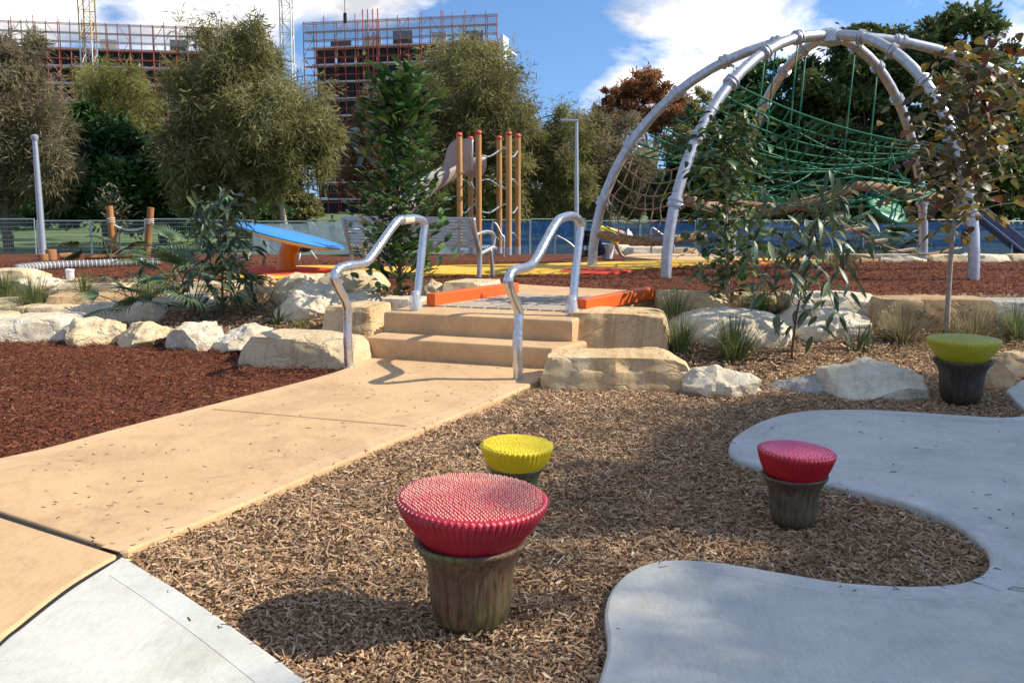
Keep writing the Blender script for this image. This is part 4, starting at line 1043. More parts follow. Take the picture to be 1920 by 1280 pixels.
# ---- blue spinner
M['blue'] = simple('blue_plastic', (0.035, 0.26, 0.62), 0.35, var=0.08, scale=2)
M['white_p'] = simple('white_plastic', (0.75, 0.75, 0.73), 0.4, var=0.05)
M['orange_p'] = simple('orange_steel', (0.72, 0.21, 0.012), 0.4, var=0.08)
b = P(536, 505, TERR + 0.03); sp_t = thing('tilted_spinner', 'tilted blue spinner disc on an orange post', 'spinner', b)
m = MB(); m.tube([b - Vector((0, 0, 0.05)), b + Vector((0.03, 0, 0.24)), V(546, 455, b.y) + Vector((0.02, 0, 0))], [0.155, 0.135, 0.15], 20); m.build('post', M['orange_p'], sp_t, True, 60)
c = V(546, 443, b.y); Rm = Matrix.Rotation(math.radians(14), 3, 'Y') @ Matrix.Rotation(math.radians(-0.5), 3, 'X')
m = MB(); m.lathe([(0.2, -0.10), (0.62, -0.075), (0.80, -0.035), (0.84, -0.008)], 48); m.v = [tuple(c + Rm @ Vector(v)) for v in m.v]; m.build('rim', M['white_p'], sp_t, True, 50)
m = MB(); m.lathe([(0.838, -0.008), (0.845, 0.012), (0.82, 0.022), (0.45, 0.030), (0.05, 0.032)], 48); m.v = [tuple(c + Rm @ Vector(v)) for v in m.v]; m.build('disc', M['blue'], sp_t, True, 50)
# ---- dark bowl spinner behind
b = G(569, 486); b = Vector((b.x, b.y, gz(b.x, b.y))); t_ = thing('bowl_seat', 'small dark bowl seat on thin white legs beyond the blue spinner', 'bowl seat', b)
M['dark_p'] = simple('dark_plastic', (0.035, 0.04, 0.055), 0.4)
m = MB(); m.lathe([(0.08, 0.14), (0.16, 0.18), (0.24, 0.27), (0.26, 0.30), (0.23, 0.28), (0.05, 0.2)], 24, b); m.build('bowl', M['dark_p'], t_, True)
for a in (0.4, 2.5, 4.6):
    d = Vector((math.cos(a), math.sin(a), 0)); m = MB(); m.tube([b + d * 0.12 + Vector((0, 0, 0.2)), b + d * 0.27 - Vector((0, 0, 0.02))], 0.014, 6); m.build('leg', M['white_p'], t_, True)

# ---- climbing tower with slide
M['pole'] = timber('golden_pole', (0.50, 0.27, 0.10), (1, 1, 0.06), 0.22)
M['red_cap'] = simple('red_cap', (0.60, 0.06, 0.03), 0.4)
tw0 = Vector((V(915, 400, 21.4).x, 21.4, gz(0, 21.4))); tower = thing('climbing_tower', 'tower of golden timber poles with red caps and a tube slide', 'climbing tower', tw0)
pol = {}
for i, (x, y, Y) in enumerate(((861, 252, 21.0), (882, 259, 22.6), (897, 248, 20.6), (936, 258, 22.6), (954, 250, 20.8), (971, 254, 21.6))):
    tpz = V(x, y, Y); q = Vector((tpz.x, Y, gz(tpz.x, Y) - 0.1)); pol[i] = (q, tpz)
    m = MB(); m.tube([q, tpz], 0.066, 14); po = m.build('pole', M['pole'], tower, True, 60)
    m = MB(); m.lathe([(0.07, -0.05), (0.072, 0.0), (0.05, 0.035), (0.01, 0.045)], 14, tpz); m.build('cap', M['red_cap'], po, True)
    m = MB(); m.tube([q, Vector((q.x, q.y, q.z + 0.28))], 0.072, 12); m.build('steel_shoe', M['galv'], po, True, 50)
for (a, b2) in ((0, 1), (1, 2), (2, 3), (3, 4), (4, 5)):
    for k, y in enumerate((290, 340, 395, 440)):
        if a == 1 and k == 0: continue
        p0 = V(960, y, pol[a][0].y); p0 = Vector((pol[a][0].x, pol[a][0].y, p0.z)); p1 = Vector((pol[b2][0].x, pol[b2][0].y, V(960, y + (10 if k % 2 else -8), pol[b2][0].y).z))
        mid = p0.lerp(p1, 0.5) + Vector((0, -0.1, 0.10 if (k + a) % 2 else -0.10))
        m = MB(); m.tube(spline([p0, mid, p1], 5), 0.019, 6); m.build('rung', M['galv'], tower, True)
M['slide'] = simple('grey_slide_plastic', (0.40, 0.335, 0.29), 0.4, var=0.1, scale=2)
cl = spline([V(893, 298, 21.9), V(860, 306, 21.6), V(820, 328, 21.2), V(775, 362, 20.8), V(735, 405, 20.4), V(705, 445, 20.1), V(685, 465, 19.9)], 4)
m = MB(); nn = 12; vs = []; 
for i, p in enumerate(cl):
    d = (cl[min(i + 1, len(cl) - 1)] - cl[max(i - 1, 0)]).normalized(); s_ = d.cross(Vector((0, 0, 1))).normalized(); u = s_.cross(d)
    rr = 0.30 + (0.12 if i < 3 else 0)
    for k in range(nn + 1):
        a = PI * 1.12 * (k / nn) - PI * 0.06
        vs.append(p + s_ * math.cos(a) * rr - u * math.sin(a) * rr)
    for k in range(nn, -1, -1):
        a = PI * 1.12 * (k / nn) - PI * 0.06
        vs.append(p + s_ * math.cos(a) * (rr - 0.03) - u * math.sin(a) * (rr - 0.03))
w_ = 2 * (nn + 1)
m.add(vs, [(i * w_ + k, i * w_ + (k + 1) % w_, (i + 1) * w_ + (k + 1) % w_, (i + 1) * w_ + k) for i in range(len(cl) - 1) for k in range(w_)])
m.build('slide_chute', M['slide'], tower, True)
ol = spline([V(x, y, 21.3) for x, y in ((822, 322), (832, 305), (838, 280), (850, 264), (866, 261), (884, 262), (884, 290), (884, 318), (855, 320))], 3)
m = MB(); n_ = len(ol); m.add([p for p in ol] + [p + Vector((0, 0.06, 0)) for p in ol], [tuple(range(n_)), tuple(range(2 * n_ - 1, n_ - 1, -1))] + [(i, i + n_, (i + 1) % n_ + n_, (i + 1) % n_) for i in range(n_)])
m.build('entry_hood', M['slide'], tower)
m = MB(); m.tube([V(886, 262, 21.2), V(886, 318, 21.2), V(899, 318, 21.2), V(899, 268, 21.2), V(893, 262, 21.2)], 0.02, 6); m.build('hood_frame', M['white_p'], tower, True)

# ---- dome climber
M['rope_g'] = simple('green_rope', (0.011, 0.165, 0.078), 0.6, var=0.2, scale=20)
M['rope_t'] = simple('tan_rope', (0.30, 0.20, 0.115), 0.85, var=0.25, scale=20)
M['hawser'] = simple('manila_hawser', (0.34, 0.22, 0.12), 0.9, var=0.35, scale=14, bump=0.6, bscale=60)
apex = V(1556, 68, 15.0)
feet = {'L1': P(1248, 522, TERR), 'L2': P(1110, 500, TERR), 'R1': P(1825, 525, TERR), 'R2': P(1730, 490, TERR), 'R3': Vector((9.9, 14.7, TERR)), 'C': Vector((4.25, 17.8, TERR))}
dome = thing('dome_climber', 'galvanised steel dome climber with green rope nets', 'climbing frame', (apex.x, apex.y, TERR))
dtop = apex.z - TERR
def on_leg(k, deg, dz=0.0):
    t = math.radians(deg); f = feet[k]
    return Vector((f.x + (apex.x - f.x) * (1 - math.cos(t)), f.y + (apex.y - f.y) * (1 - math.cos(t)), TERR + dtop * math.sin(t) + dz))
for k in feet:
    pts = [Vector((feet[k].x, feet[k].y, TERR - 0.12))] + [on_leg(k, d) for d in range(0, 91, 5)]
    m = MB(); m.tube(pts, 0.079, 18); leg = m.build('leg', M['galv'], dome, True, 60)
    for d in (17, 33, 50, 64, 77):
        a, b2 = on_leg(k, d - 1.1), on_leg(k, d + 1.1)
        m = MB(); m.tube([a, b2], 0.102, 18)
        dd = (b2 - a).normalized()
        for e in (0.25, 0.75): q = a.lerp(b2, e); m.tube([q - dd * 0.012, q + dd * 0.012], 0.116, 18)
        m.build('collar', M['galv'], leg, True, 40)
        q = a.lerp(b2, 0.5); inn = Vector((apex.x - q.x, apex.y - q.y, -0.9)).normalized()
        m = MB(); m.tube([q + inn * 0.10, q + inn * 0.17], 0.022, 8); m.build('eyelet', M['galv'], leg, True)
m = MB(); m.lathe([(0.16, -0.14), (0.20, -0.10), (0.20, 0.06), (0.12, 0.11), (0.02, 0.12)], 20, apex); m.build('hub', M['galv'], dome, True, 40)
def sagged(a, b, sag, n=8):
    return [a.lerp(b, i / n) - Vector((0, 0, sag * 4 * (i / n) * (1 - i / n))) for i in range(n + 1)]
# upper green net slung between the legs
e0, e1 = (on_leg('L1', 50), on_leg('L2', 31)), (on_leg('R1', 30), on_leg('R2', 31))
def net_pt(u, v):
    a = e0[0].lerp(e0[1], v); b2 = e1[0].lerp(e1[1], v)
    p = a.lerp(b2, u); p.z -= 0.55 * (4 * u * (1 - u)) * (0.6 + 0.4 * (4 * v * (1 - v))) * (0.55 + 0.45 * v)
    return p
m = MB(); r = 0.0135
for i in range(9): m.tube([net_pt(u / 20, i / 8) for u in range(21)], r * 1.2, 5)
for i in range(1, 22): m.tube([net_pt(i / 22 + 0.02 * math.sin(i + k), k / 8) for k in range(9)], r, 5)
m.build('upper_net', M['rope_g'], dome, True)
# inner cone of ropes below the net
m = MB(); ring = []
ctr = Vector((apex.x, apex.y, TERR + 1.35))
for i in range(12):
    a = i * PI / 6; ring.append(ctr + Vector((math.cos(a) * 1.7, math.sin(a) * 1.5, 0.1 * math.sin(3 * a))))
m.tube(ring, 0.014, 5, closed=True)
for i in range(12):
    u = 0.18 + 0.06 * i; m.tube(sagged(net_pt(min(0.95, u), 0.1 + 0.8 * ((i * 5) % 12) / 12), ring[i], 0.12, 6), 0.012, 5)
    m.tube(sagged(ring[i], ring[(i + 2) % 12], 0.25, 6), 0.012, 5)
    m.tube(sagged(ring[i], ctr + Vector((0.25 * math.cos(i), 0.25 * math.sin(i), -0.35)), 0.1, 5), 0.011, 5)
m.build('inner_net', M['rope_g'], dome, True)
for k, d, tu, tv in (('L1', 77, 0.30, 0.3), ('C', 77, 0.42, 0.8), ('R2', 77, 0.55, 0.6), ('R2', 64, 0.72, 0.7), ('L2', 77, 0.24, 0.75), ('L1', 64, 0.15, 0.4)):
    a = on_leg(k, d, -0.12); b2 = net_pt(tu, tv)
    m = MB(); m.tube(sagged(a, Vector((a.x + (b2.x - a.x) * 0.15, a.y, b2.z)), 0.0, 3), 0.013, 6); m.build('hanging_rope', M['rope_g'], dome, True)
# tan cargo net between the two left legs
m = MB()
def tan_pt(u, v):
    a = on_leg('L2', 12 + 20 * v); b2 = on_leg('L1', 14 + 13 * v); c2 = Vector((3.3, 15.8, TERR + 0.85 + 1.1 * v))
    p = a.lerp(c2, u) if u < 0.5 else a.lerp(c2, 0.5).lerp(b2.lerp(c2, 0.5), (u - 0.5) * 2)
    p = a.lerp(b2.lerp(c2, 0.45), u); p.z -= 0.30 * 4 * u * (1 - u); return p
for i in range(6): m.tube([tan_pt(u / 12, i / 5) for u in range(13)], 0.0125, 5)
for i in range(1, 9): m.tube([tan_pt(i / 9 + 0.03 * math.sin(k * 2 + i), k / 5) for k in range(6)], 0.011, 5)
m.build('cargo_net', M['rope_t'], dome, True)
# thick braided hawsers
def hawser(pts, r, name):
    sp_ = spline(pts, 10); m = MB(); n = len(sp_)
    for s3 in range(3):
        st = []
        for i, p in enumerate(sp_):
            d = (sp_[min(i + 1, n - 1)] - sp_[max(i - 1, 0)]).normalized(); sx = d.cross(Vector((0, 0, 1))).normalized(); sy = sx.cross(d)
            a = i * 0.85 + s3 * 2 * PI / 3
            st.append(p + (sx * math.cos(a) + sy * math.sin(a)) * r * 0.52)
        m.tube(st, r * 0.60, 7)
    return m.build(name, M['hawser'], dome, True)
yl = feet['L2'].y
hawser([V(1124, 438, yl), V(1160, 446, yl - 0.2), V(1210, 453, yl - 0.4), V(1260, 450, yl - 0.3), V(1320, 441, yl)], 0.075, 'hawser')
hawser([V(1278, 372, 14.2), V(1350, 392, 14.6), V(1440, 396, 14.9), V(1515, 378, 15.0), V(1590, 356, 15.1), V(1625, 349, 15.1), V(1702, 362, 15.4), V(1760, 372, 15.8)], 0.085, 'hawser')
hawser([V(1300, 386, 16.2), V(1400, 384, 16.4), V(1500, 388, 16.4), V(1600, 372, 16.4)], 0.06, 'hawser')
# green hanging seat
cs = V(1658, 389, 15.1); Rm = Matrix.Rotation(math.radians(28), 3, 'Y') @ Matrix.Rotation(math.radians(38), 3, 'X')
M['green_p'] = simple('green_plastic', (0.006, 0.19, 0.085), 0.4)
m = MB(); m.lathe([(0.04, -0.09), (0.22, -0.065), (0.34, -0.02), (0.38, 0.02), (0.36, 0.045), (0.2, 0.03), (0.03, 0.02)], 32); m.v = [tuple(cs + Rm @ Vector(v)) for v in m.v]; m.build('dish_seat', M['green_p'], dome, True)
for dx, dy in ((-0.3, 0), (0.3, 0.05), (0.0, 0.3)):
    a = cs + Rm @ Vector((dx, dy, 0.03)); m = MB(); m.tube(sagged(a, Vector((a.x * 1.01, a.y, TERR + 2.05)), 0, 2), 0.012, 6); m.build('seat_rope', M['rope_g'], dome, True)
# plank ladder
lad = [V(1545, 396, 14.2), V(1566, 408, 14.2), V(1603, 430, 14.3), V(1643, 452, 14.4), V(1692, 470, 14.6), V(1740, 474, 14.9), V(1800, 462, 15.2)]
pl_ = thing('plank_ladder', 'sagging ladder of pale planks on ropes inside the dome', 'rope ladder', (lad[3].x, lad[3].y, TERR))
M['plank'] = timber('pale_plank', (0.58, 0.45, 0.28), (0.1, 1, 1), 0.2)
for p, L in zip(lad[1:5], (0.26, 0.36, 0.32, 0.40)):
    m = MB(); d = Vector((0.98, 0.05, 0.13)); m.beam(p - d * L / 2, p + d * L / 2, 0.14, 0.04, 0, 0.006); m.build('plank', M['plank'], pl_)
for off in (-0.06, 0.06):
    m = MB(); m.tube(spline([p + Vector((0, off, -0.02)) for p in lad], 4), 0.012, 6); m.build('rope', M['rope_t'], pl_, True)
# blue slide at the right edge
sl = thing('blue_slide', 'dark blue slide running down at the right edge of the picture', 'slide', G(1895, 484))
M['navy'] = simple('navy_plastic', (0.055, 0.075, 0.16), 0.35, var=0.1)
a, b2 = V(1828, 398, 17.5), V(1945, 492, 17.0)
m = MB(); m.beam(a, b2, 0.5, 0.04, 0, 0.005); m.build('chute', M['navy'], sl)
for dy in (-0.26, 0.26):
    m = MB(); m.beam(a + Vector((0, dy, 0.05)), b2 + Vector((0, dy, 0.05)), 0.035, 0.16, 0, 0.006); m.build('side_wall', M['navy'], sl)
q = a.lerp(b2, 0.62)
m = MB(); m.tube([q, Vector((q.x, q.y, gz(q.x, q.y) - 0.1))], 0.03, 8); m.build('support_post', M['galv'], sl, True)
q = a.lerp(b2, 0.03)
m = MB(); m.tube([q, Vector((q.x, q.y, gz(q.x, q.y) - 0.1))], 0.04, 8); m.build('support_post', M['galv'], sl, True)

# ---- timber posts with rope, logs, pipe on the left
M['log'] = timber('orange_log', (0.36, 0.16, 0.06), (1, 1, 0.08), 0.3)
M['white_rope'] = simple('white_rope', (0.62, 0.58, 0.50), 0.85, var=0.15, scale=30)
Yp = 18.2
def leanpost(label, x0, y0, x1, y1, Y):
    a = V(x0, y0, Y); a.z = gz(a.x, Y) - 0.2; t2 = V(x1, y1, Y)
    t = thing('timber_post', label, 'post', (a.x, a.y, a.z + 0.2), 'leaning timber posts on the left')
    m = MB(); m.tube([a, t2], [0.072, 0.064], 12); m.build('shaft', M['log'], t, True, 60)
    q = a.lerp(t2, 0.72); d = (t2 - a).normalized(); m = MB()
    hx = [q + d * (0.012 * i / 8 * 8 / 8) + Vector((math.cos(i * 0.7) * 0.076, math.sin(i * 0.7) * 0.076, 0)) + d * 0.0026 * i for i in range(30)]
    m.tube(hx, 0.010, 5); m.build('rope_binding', M['white_rope'], t, True); return q
q1 = leanpost('leaning timber post with white rope beside the banksia', 216, 482, 205, 386, Yp)
q2 = leanpost('leaning timber post with white rope right of the banksia post', 272, 482, 283, 389, Yp)
m = MB(); m.tube(sagged(q1, q2, 0.12, 10), 0.024, 7)
tag(m.build('rope', M['white_rope'], None, True), 'thick white rope sagging between the two leaning posts', 'rope')
def lyinglog(label, x0, y0, x1, y1, Y, r):
    a, b2 = V(x0, y0, Y), V(x1, y1, Y + 0.2); a.z = gz(a.x, Y) + r; b2.z = gz(b2.x, Y) + r * 1.1
    m = MB(); m.tube([a, a.lerp(b2, 0.1), a.lerp(b2, 0.9), b2], [r * 0.9, r, r, r * 0.9], 12); tag(m.build('log', M['log'], None, True, 50), label, 'log', 'logs by the left lamp post')
lyinglog('fallen orange log right of the left lamp post', 112, 490, 150, 485, 18.0, 0.06)
lyinglog('long thin log lying in front of the leaning posts', 160, 492, 250, 488, 17.7, 0.045)
for lab, x, y, Y, r, h in (('short upright log stump at the foot of the left lamp post', 97, 496, 17.6, 0.10, 0.20), ('lower log stump just left of the taller one', 82, 496, 17.3, 0.09, 0.12)):
    q = V(x, y, Y); q.z = gz(q.x, Y); m = MB(); m.tube([q - Vector((0, 0, 0.1)), q + Vector((0, 0, h - 0.01)), q + Vector((0, 0, h))], [r, r, r * 0.93], 14); tag(m.build('log_stump', M['log'], None, True, 50), lab, 'log', 'logs by the left lamp post')
arc = spline([P(x, y, TERR + 0.06) for x, y in ((28, 505), (70, 500), (125, 497), (180, 495), (235, 493), (300, 491))], 7)
rp = thing('banded_pipe', 'grey pipe with white bands curving along the mulch mound on the left', 'pipe', (arc[17].x, arc[17].y, TERR))
M['grey_p'] = simple('grey_pipe', (0.17, 0.16, 0.16), 0.6)
m = MB(); m.tube(arc, 0.07, 12); m.build('pipe', M['grey_p'], rp, True)
for i in range(1, len(arc) - 1):
    d = (arc[i + 1] - arc[i - 1]).normalized(); m = MB(); m.tube([arc[i] - d * 0.005, arc[i] + d * 0.005], 0.074, 12); m.build('band', M['white_p'], rp, True, 40)
q = P(132, 526, TERR - 0.02); m = MB(); m.lathe([(0.055, 0), (0.055, 0.13), (0.062, 0.132), (0.062, 0.16), (0.05, 0.165), (0.045, 0.15)], 20, q)
tag(m.build('pipe_stub', M['white_p'], None, True, 40), 'short white plastic pipe standing in the mulch on the left', 'pipe')

# ---- lamp posts
M['lamp'] = metal('lamp_post_paint', (0.42, 0.44, 0.47), 0.4, 0.5, 0.0)
def lamp(label, px, ptop, Y, arm):
    tp_ = V(px[0], ptop, Y); bs = Vector((V(px[1], 480, Y).x, Y, gz(V(px[1], 480, Y).x, Y)))
    t = thing('lamp_post', label, 'lamp post', bs, 'park lamp posts')
    m = MB(); m.tube([bs - Vector((0, 0, 0.1)), bs.lerp(tp_, 0.5), tp_], [0.10, 0.085, 0.065], 14); m.build('pole', M['lamp'], t, True, 60)
    m = MB(); m.lathe([(0.16, -0.02), (0.16, 0.03), (0.11, 0.05)], 16, bs); m.build('base_plate', M['lamp'], t, True, 40)
    if arm:
        m = MB(); m.beam(tp_ + Vector((0.05, 0, -0.05)), tp_ + Vector((-0.62, 0, -0.02)), 0.22, 0.07, 0, 0.02); m.build('lamp_head', M['lamp'], t)
    else:
        m = MB(); m.lathe([(0.075, -0.12), (0.10, -0.04), (0.10, 0.02), (0.03, 0.06)], 14, tp_); m.build('lamp_head', M['lamp'], t, True, 40)
lamp('slim grey lamp post on the left in front of the fence', (65, 81), 256, 26.0, False)
lamp('tall grey lamp post with a side arm beyond the right handrail', (1081, 1081), 224, 36.0, True)

# ---- hoops, bucket, worker
def hoop(label, pts, Y, mat='galv'):
    q = [V(x, y, Y) for x, y in pts]; q[0].z = gz(q[0].x, Y) - 0.05; q[-1].z = gz(q[-1].x, Y) - 0.05
    m = MB(); m.tube(spline(q, 4), 0.022, 8); tag(m.build('hoop_rail', M[mat], None, True), label, 'rail', 'bent tube rails beyond the terrace')
hoop('bent white tube rail right of the climbing tower poles', ((926, 470), (923, 425), (930, 420), (940, 440), (945, 448), (944, 475)), 19.0)
hoop('thin bent rail in front of the blue fence left of the dome', ((1040, 478), (1042, 446), (1050, 445), (1075, 462), (1082, 480)), 20.0)
hoop('thin bent rail behind the thick rope of the dome', ((1222, 476), (1221, 432), (1228, 430), (1242, 440), (1262, 446), (1262, 478)), 20.0)
q = G(1139, 478); q = Vector((V(1139, 470, 18.5).x, 18.5, gz(1.9, 18.5))); bk_ = thing('bucket', 'white plastic bucket beside the crouching worker', 'bucket', q)
m = MB(); m.lathe([(0.11, 0.0), (0.145, 0.27), (0.155, 0.275), (0.155, 0.30), (0.14, 0.30), (0.105, 0.02)], 20, q); m.build('pail', M['white_p'], bk_, True, 40)
m = MB(); m.tube([q + Vector((0.15 * math.cos(a), -0.02, 0.27 + 0.10 * math.sin(a))) for a in np.linspace(PI, 0, 9)], 0.005, 5); m.build('handle', M['galv'], bk_, True)

def skin_part(name, joints, edges, mat, parent, root=0):
    me = bpy.data.meshes.new(name); me.from_pydata([j[:3] for j in joints], edges, []); me.materials.append(mat)
    o = bpy.data.objects.new(name, me); COL.objects.link(o); adopt(o, parent)
    md = o.modifiers.new('skin', 'SKIN'); md.use_smooth_shade = True
    if not me.skin_vertices: 
        bm = bmesh.new(); bm.from_mesh(me); bm.verts.layers.skin.verify(); bm.to_mesh(me); bm.free()
    for i, j in enumerate(joints):
        sv = me.skin_vertices[0].data[i]; sv.radius = (j[3], j[3] if len(j) < 5 else j[4]); sv.use_root = (i == root)
    sb = o.modifiers.new('sub', 'SUBSURF'); sb.levels = 1; sb.render_levels = 1
    return o
SKIN = simple('skin', (0.42, 0.25, 0.17), 0.6); HIVIS = simple('hi_vis_yellow', (0.72, 0.72, 0.02), 0.7); NAVY = simple('navy_cloth', (0.02, 0.025, 0.045), 0.85); HAT = simple('hard_hat', (0.75, 0.75, 0.7), 0.35); BOOT = simple('boot_leather', (0.16, 0.10, 0.06), 0.8)
def person(label, base, joints, group=None, sc=1.0, rz=0.0):
    """joints: dict of named points, feet at z=0"""
    J = {k: Vector(v) * sc for k, v in joints.items()}
    t = thing('person', label, 'person', base, group, rz, local=True)
    order = ['pelvis', 'belly', 'chest', 'neck', 'head', 'crown', 'shL', 'elL', 'haL', 'fiL', 'shR', 'elR', 'haR', 'fiR', 'hipL', 'knL', 'anL', 'toL', 'hipR', 'knR', 'anR', 'toR']
    R = dict(pelvis=.13, belly=.12, chest=.14, neck=.055, head=.085, crown=.07, shL=.06, elL=.042, haL=.03, fiL=.022, shR=.06, elR=.042, haR=.03, fiR=.022, hipL=.085, knL=.058, anL=.042, toL=.035, hipR=.085, knR=.058, anR=.042, toR=.035)
    E_ = [('pelvis', 'belly'), ('belly', 'chest'), ('chest', 'neck'), ('neck', 'head'), ('head', 'crown')] + [e for s_ in 'LR' for e in (('chest', 'sh' + s_), ('sh' + s_, 'el' + s_), ('el' + s_, 'ha' + s_), ('ha' + s_, 'fi' + s_), ('pelvis', 'hip' + s_), ('hip' + s_, 'kn' + s_), ('kn' + s_, 'an' + s_), ('an' + s_, 'to' + s_))]
    def sk(name, names, grow, mat):
        idx = {n: i for i, n in enumerate(names)}
        return skin_part(name, [(*J[n], R[n] * sc + grow) for n in names], [(idx[a], idx[b]) for a, b in E_ if a in idx and b in idx], mat, t)
    sk('body', order, 0, SKIN)
    sk('shirt', ['pelvis', 'belly', 'chest', 'shL', 'elL', 'shR', 'elR'], 0.018, HIVIS)
    sk('trousers', ['pelvis', 'hipL', 'knL', 'anL', 'hipR', 'knR', 'anR'], 0.02, NAVY)
    for s_ in 'LR':
        m = MB(); a, b2 = J['an' + s_], J['to' + s_]; m.tube([a + Vector((0, 0, 0.05)), a - (b2 - a) * 0.3, a.lerp(b2, 0.5), b2 + (b2 - a) * 0.15], [0.055 * sc, 0.06 * sc, 0.055 * sc, 0.035 * sc], 8); m.build('boot', BOOT, t, True)
    c = J['crown']; ax_ = (J['crown'] - J['neck']).normalized(); B = basis(ax_, 0) @ Matrix.Rotation(PI / 2, 3, 'Y')
    m = MB(); m.lathe([(0.155 * sc, -0.01), (0.125 * sc, 0.01), (0.118 * sc, 0.06 * sc), (0.08 * sc, 0.11 * sc), (0.02, 0.125 * sc)], 14); m.v = [tuple(c + B @ Vector(v)) for v in m.v]; m.build('hard_hat', HAT, t, True)
    return t
STAND = dict(pelvis=(0, 0, .95), belly=(0, 0, 1.12), chest=(0, 0, 1.34), neck=(0, 0, 1.50), head=(0, 0.02, 1.60), crown=(0, 0.02, 1.68), shL=(-.19, 0, 1.42), elL=(-.26, .03, 1.13), haL=(-.25, .15, .92), fiL=(-.25, .18, .82), shR=(.19, 0, 1.42), elR=(.26, .03, 1.13), haR=(.25, .15, .92), fiR=(.25, .18, .82), hipL=(-.1, 0, .88), knL=(-.11, .02, .48), anL=(-.11, 0, .09), toL=(-.12, .15, .035), hipR=(.1, 0, .88), knR=(.11, .02, .48), anR=(.11, 0, .09), toR=(.12, .15, .035))
KNEEL = dict(pelvis=(0, 0, .44), belly=(.16, 0, .52), chest=(.36, 0, .54), neck=(.50, 0, .50), head=(.58, 0, .44), crown=(.65, 0, .42), shL=(.40, .18, .50), elL=(.48, .2, .27), haL=(.58, .16, .08), fiL=(.65, .15, .04), shR=(.40, -.18, .50), elR=(.47, -.2, .26), haR=(.56, -.15, .07), fiR=(.63, -.14, .04), hipL=(0, .1, .40), knL=(.22, .13, .10), anL=(-.15, .12, .09), toL=(-.27, .12, .05), hipR=(0, -.1, .40), knR=(.26, -.12, .12), anR=(-.12, -.12, .09), toR=(-.25, -.12, .05))
yw = 18.3; q = V(1106, 470, yw)
person('worker in a yellow hi-vis shirt kneeling bent over behind the left dome leg', (q.x, yw, gz(q.x, yw)), KNEEL, 'site workers', 1.08)
# ================================================================== temporary fence round the site
M['wire'] = metal('fence_wire', (0.40, 0.41, 0.42), 0.5, 0.5)
def cloth_mat(name, c, alpha):
    t = NT(name); n_ = t.noise(3.0, 5, 0.6, None, 0.5)
    t.color(t.ramp(n_, [(0.3, tint(c, 0.75)), (0.7, tint(c, 1.2))])); t.set(0.8, 0, 0.2); t.b.inputs['Alpha'].default_value = alpha
    t.bump(t.noise(2.5, 4), 0.6, 0.1); return t.m
M['cloth_blue'] = cloth_mat('blue_shade_cloth', (0.05, 0.14, 0.34), 0.8)
M['cloth_white'] = cloth_mat('white_banner_cloth', (0.62, 0.64, 0.66), 0.8)
FY, FH, FW = 40.0, 1.72, 2.4
fr = MB()
for x in (-FW / 2 + 0.03, FW / 2 - 0.03): fr.tube([(x, 0, 0.0), (x, 0, FH)], 0.028, 6)
for z in (FH - 0.02, 0.12): fr.tube([(-FW / 2 + 0.03, 0, z), (FW / 2 - 0.03, 0, z)], 0.028, 6)
fr_me = None
wr = MB()
for k in range(8): z = 0.25 + k * 0.185; wr.tube([(-FW / 2, 0, z), (FW / 2, 0, z)], 0.011, 4)
for k in range(1, 30): x = -FW / 2 + k * FW / 30; wr.tube([(x, 0.0, 0.12), (x, 0, FH)], 0.0045, 3, cap=False)
cl_v = [(x, -0.035 + 0.02 * math.sin(x * 5 + z * 3), z) for z in np.linspace(0.15, FH - 0.12, 6) for x in np.linspace(-FW / 2 + 0.04, FW / 2 - 0.04, 9)]
ft = MB(); ft.box((-FW / 2, 0, 0.06), (0.25, 0.55, 0.13), None, 0, 0.02)
meshes = {}
def shared(key, mb, mat):
    if key not in meshes:
        o = mb.build(key, mat); meshes[key] = o.data; bpy.data.objects.remove(o)
    return meshes[key]
cnt = {}
ORD = ['first', 'second', 'third', 'fourth', 'fifth', 'sixth', 'seventh', 'eighth', 'ninth', 'tenth', 'eleventh', 'twelfth', 'thirteenth', 'fourteenth']
xs = np.arange(-24.4, 25, FW)
for i, x in enumerate(xs):
    z = gz(x, FY) - 0.02 + 0.05 * math.sin(i * 1.9)
    px_ = 960 + x / FY * 1720
    kind = 'wire' if px_ < 440 or 640 < px_ < 760 else ('white' if px_ < 930 else 'blue')
    od = ORD[cnt.get(kind, 0)]; cnt[kind] = cnt.get(kind, 0) + 1
    lab = {'wire': od + ' bare see-through wire fence panel counted from the left', 'white': od + ' fence panel with whitish banner cloth counted from the left', 'blue': od + ' fence panel with blue shade cloth counted from the left'}[kind]
    t = thing('fence_panel', lab, 'fence panel', (x, FY + 0.25 * math.sin(i * 0.7), z), {'wire': 'bare wire fence panels', 'white': 'white cloth fence panels', 'blue': 'blue cloth fence panels'}[kind], 0.02 * math.sin(i * 2.3), local=True)
    link('frame', shared('frame', fr, M['galv']), t); link('wire_mesh', shared('wire_mesh', wr, M['wire']), t)
    link('foot_block', shared('foot_block', ft, M['grey']), t)
    if kind != 'wire':
        cm_ = MB(); cm_.add(cl_v, [(r_ * 9 + c_, r_ * 9 + c_ + 1, r_ * 9 + c_ + 10, r_ * 9 + c_ + 9) for r_ in range(5) for c_ in range(8)])
        link('cloth', shared('cloth_' + kind, cm_, M['cloth_' + kind]), t)

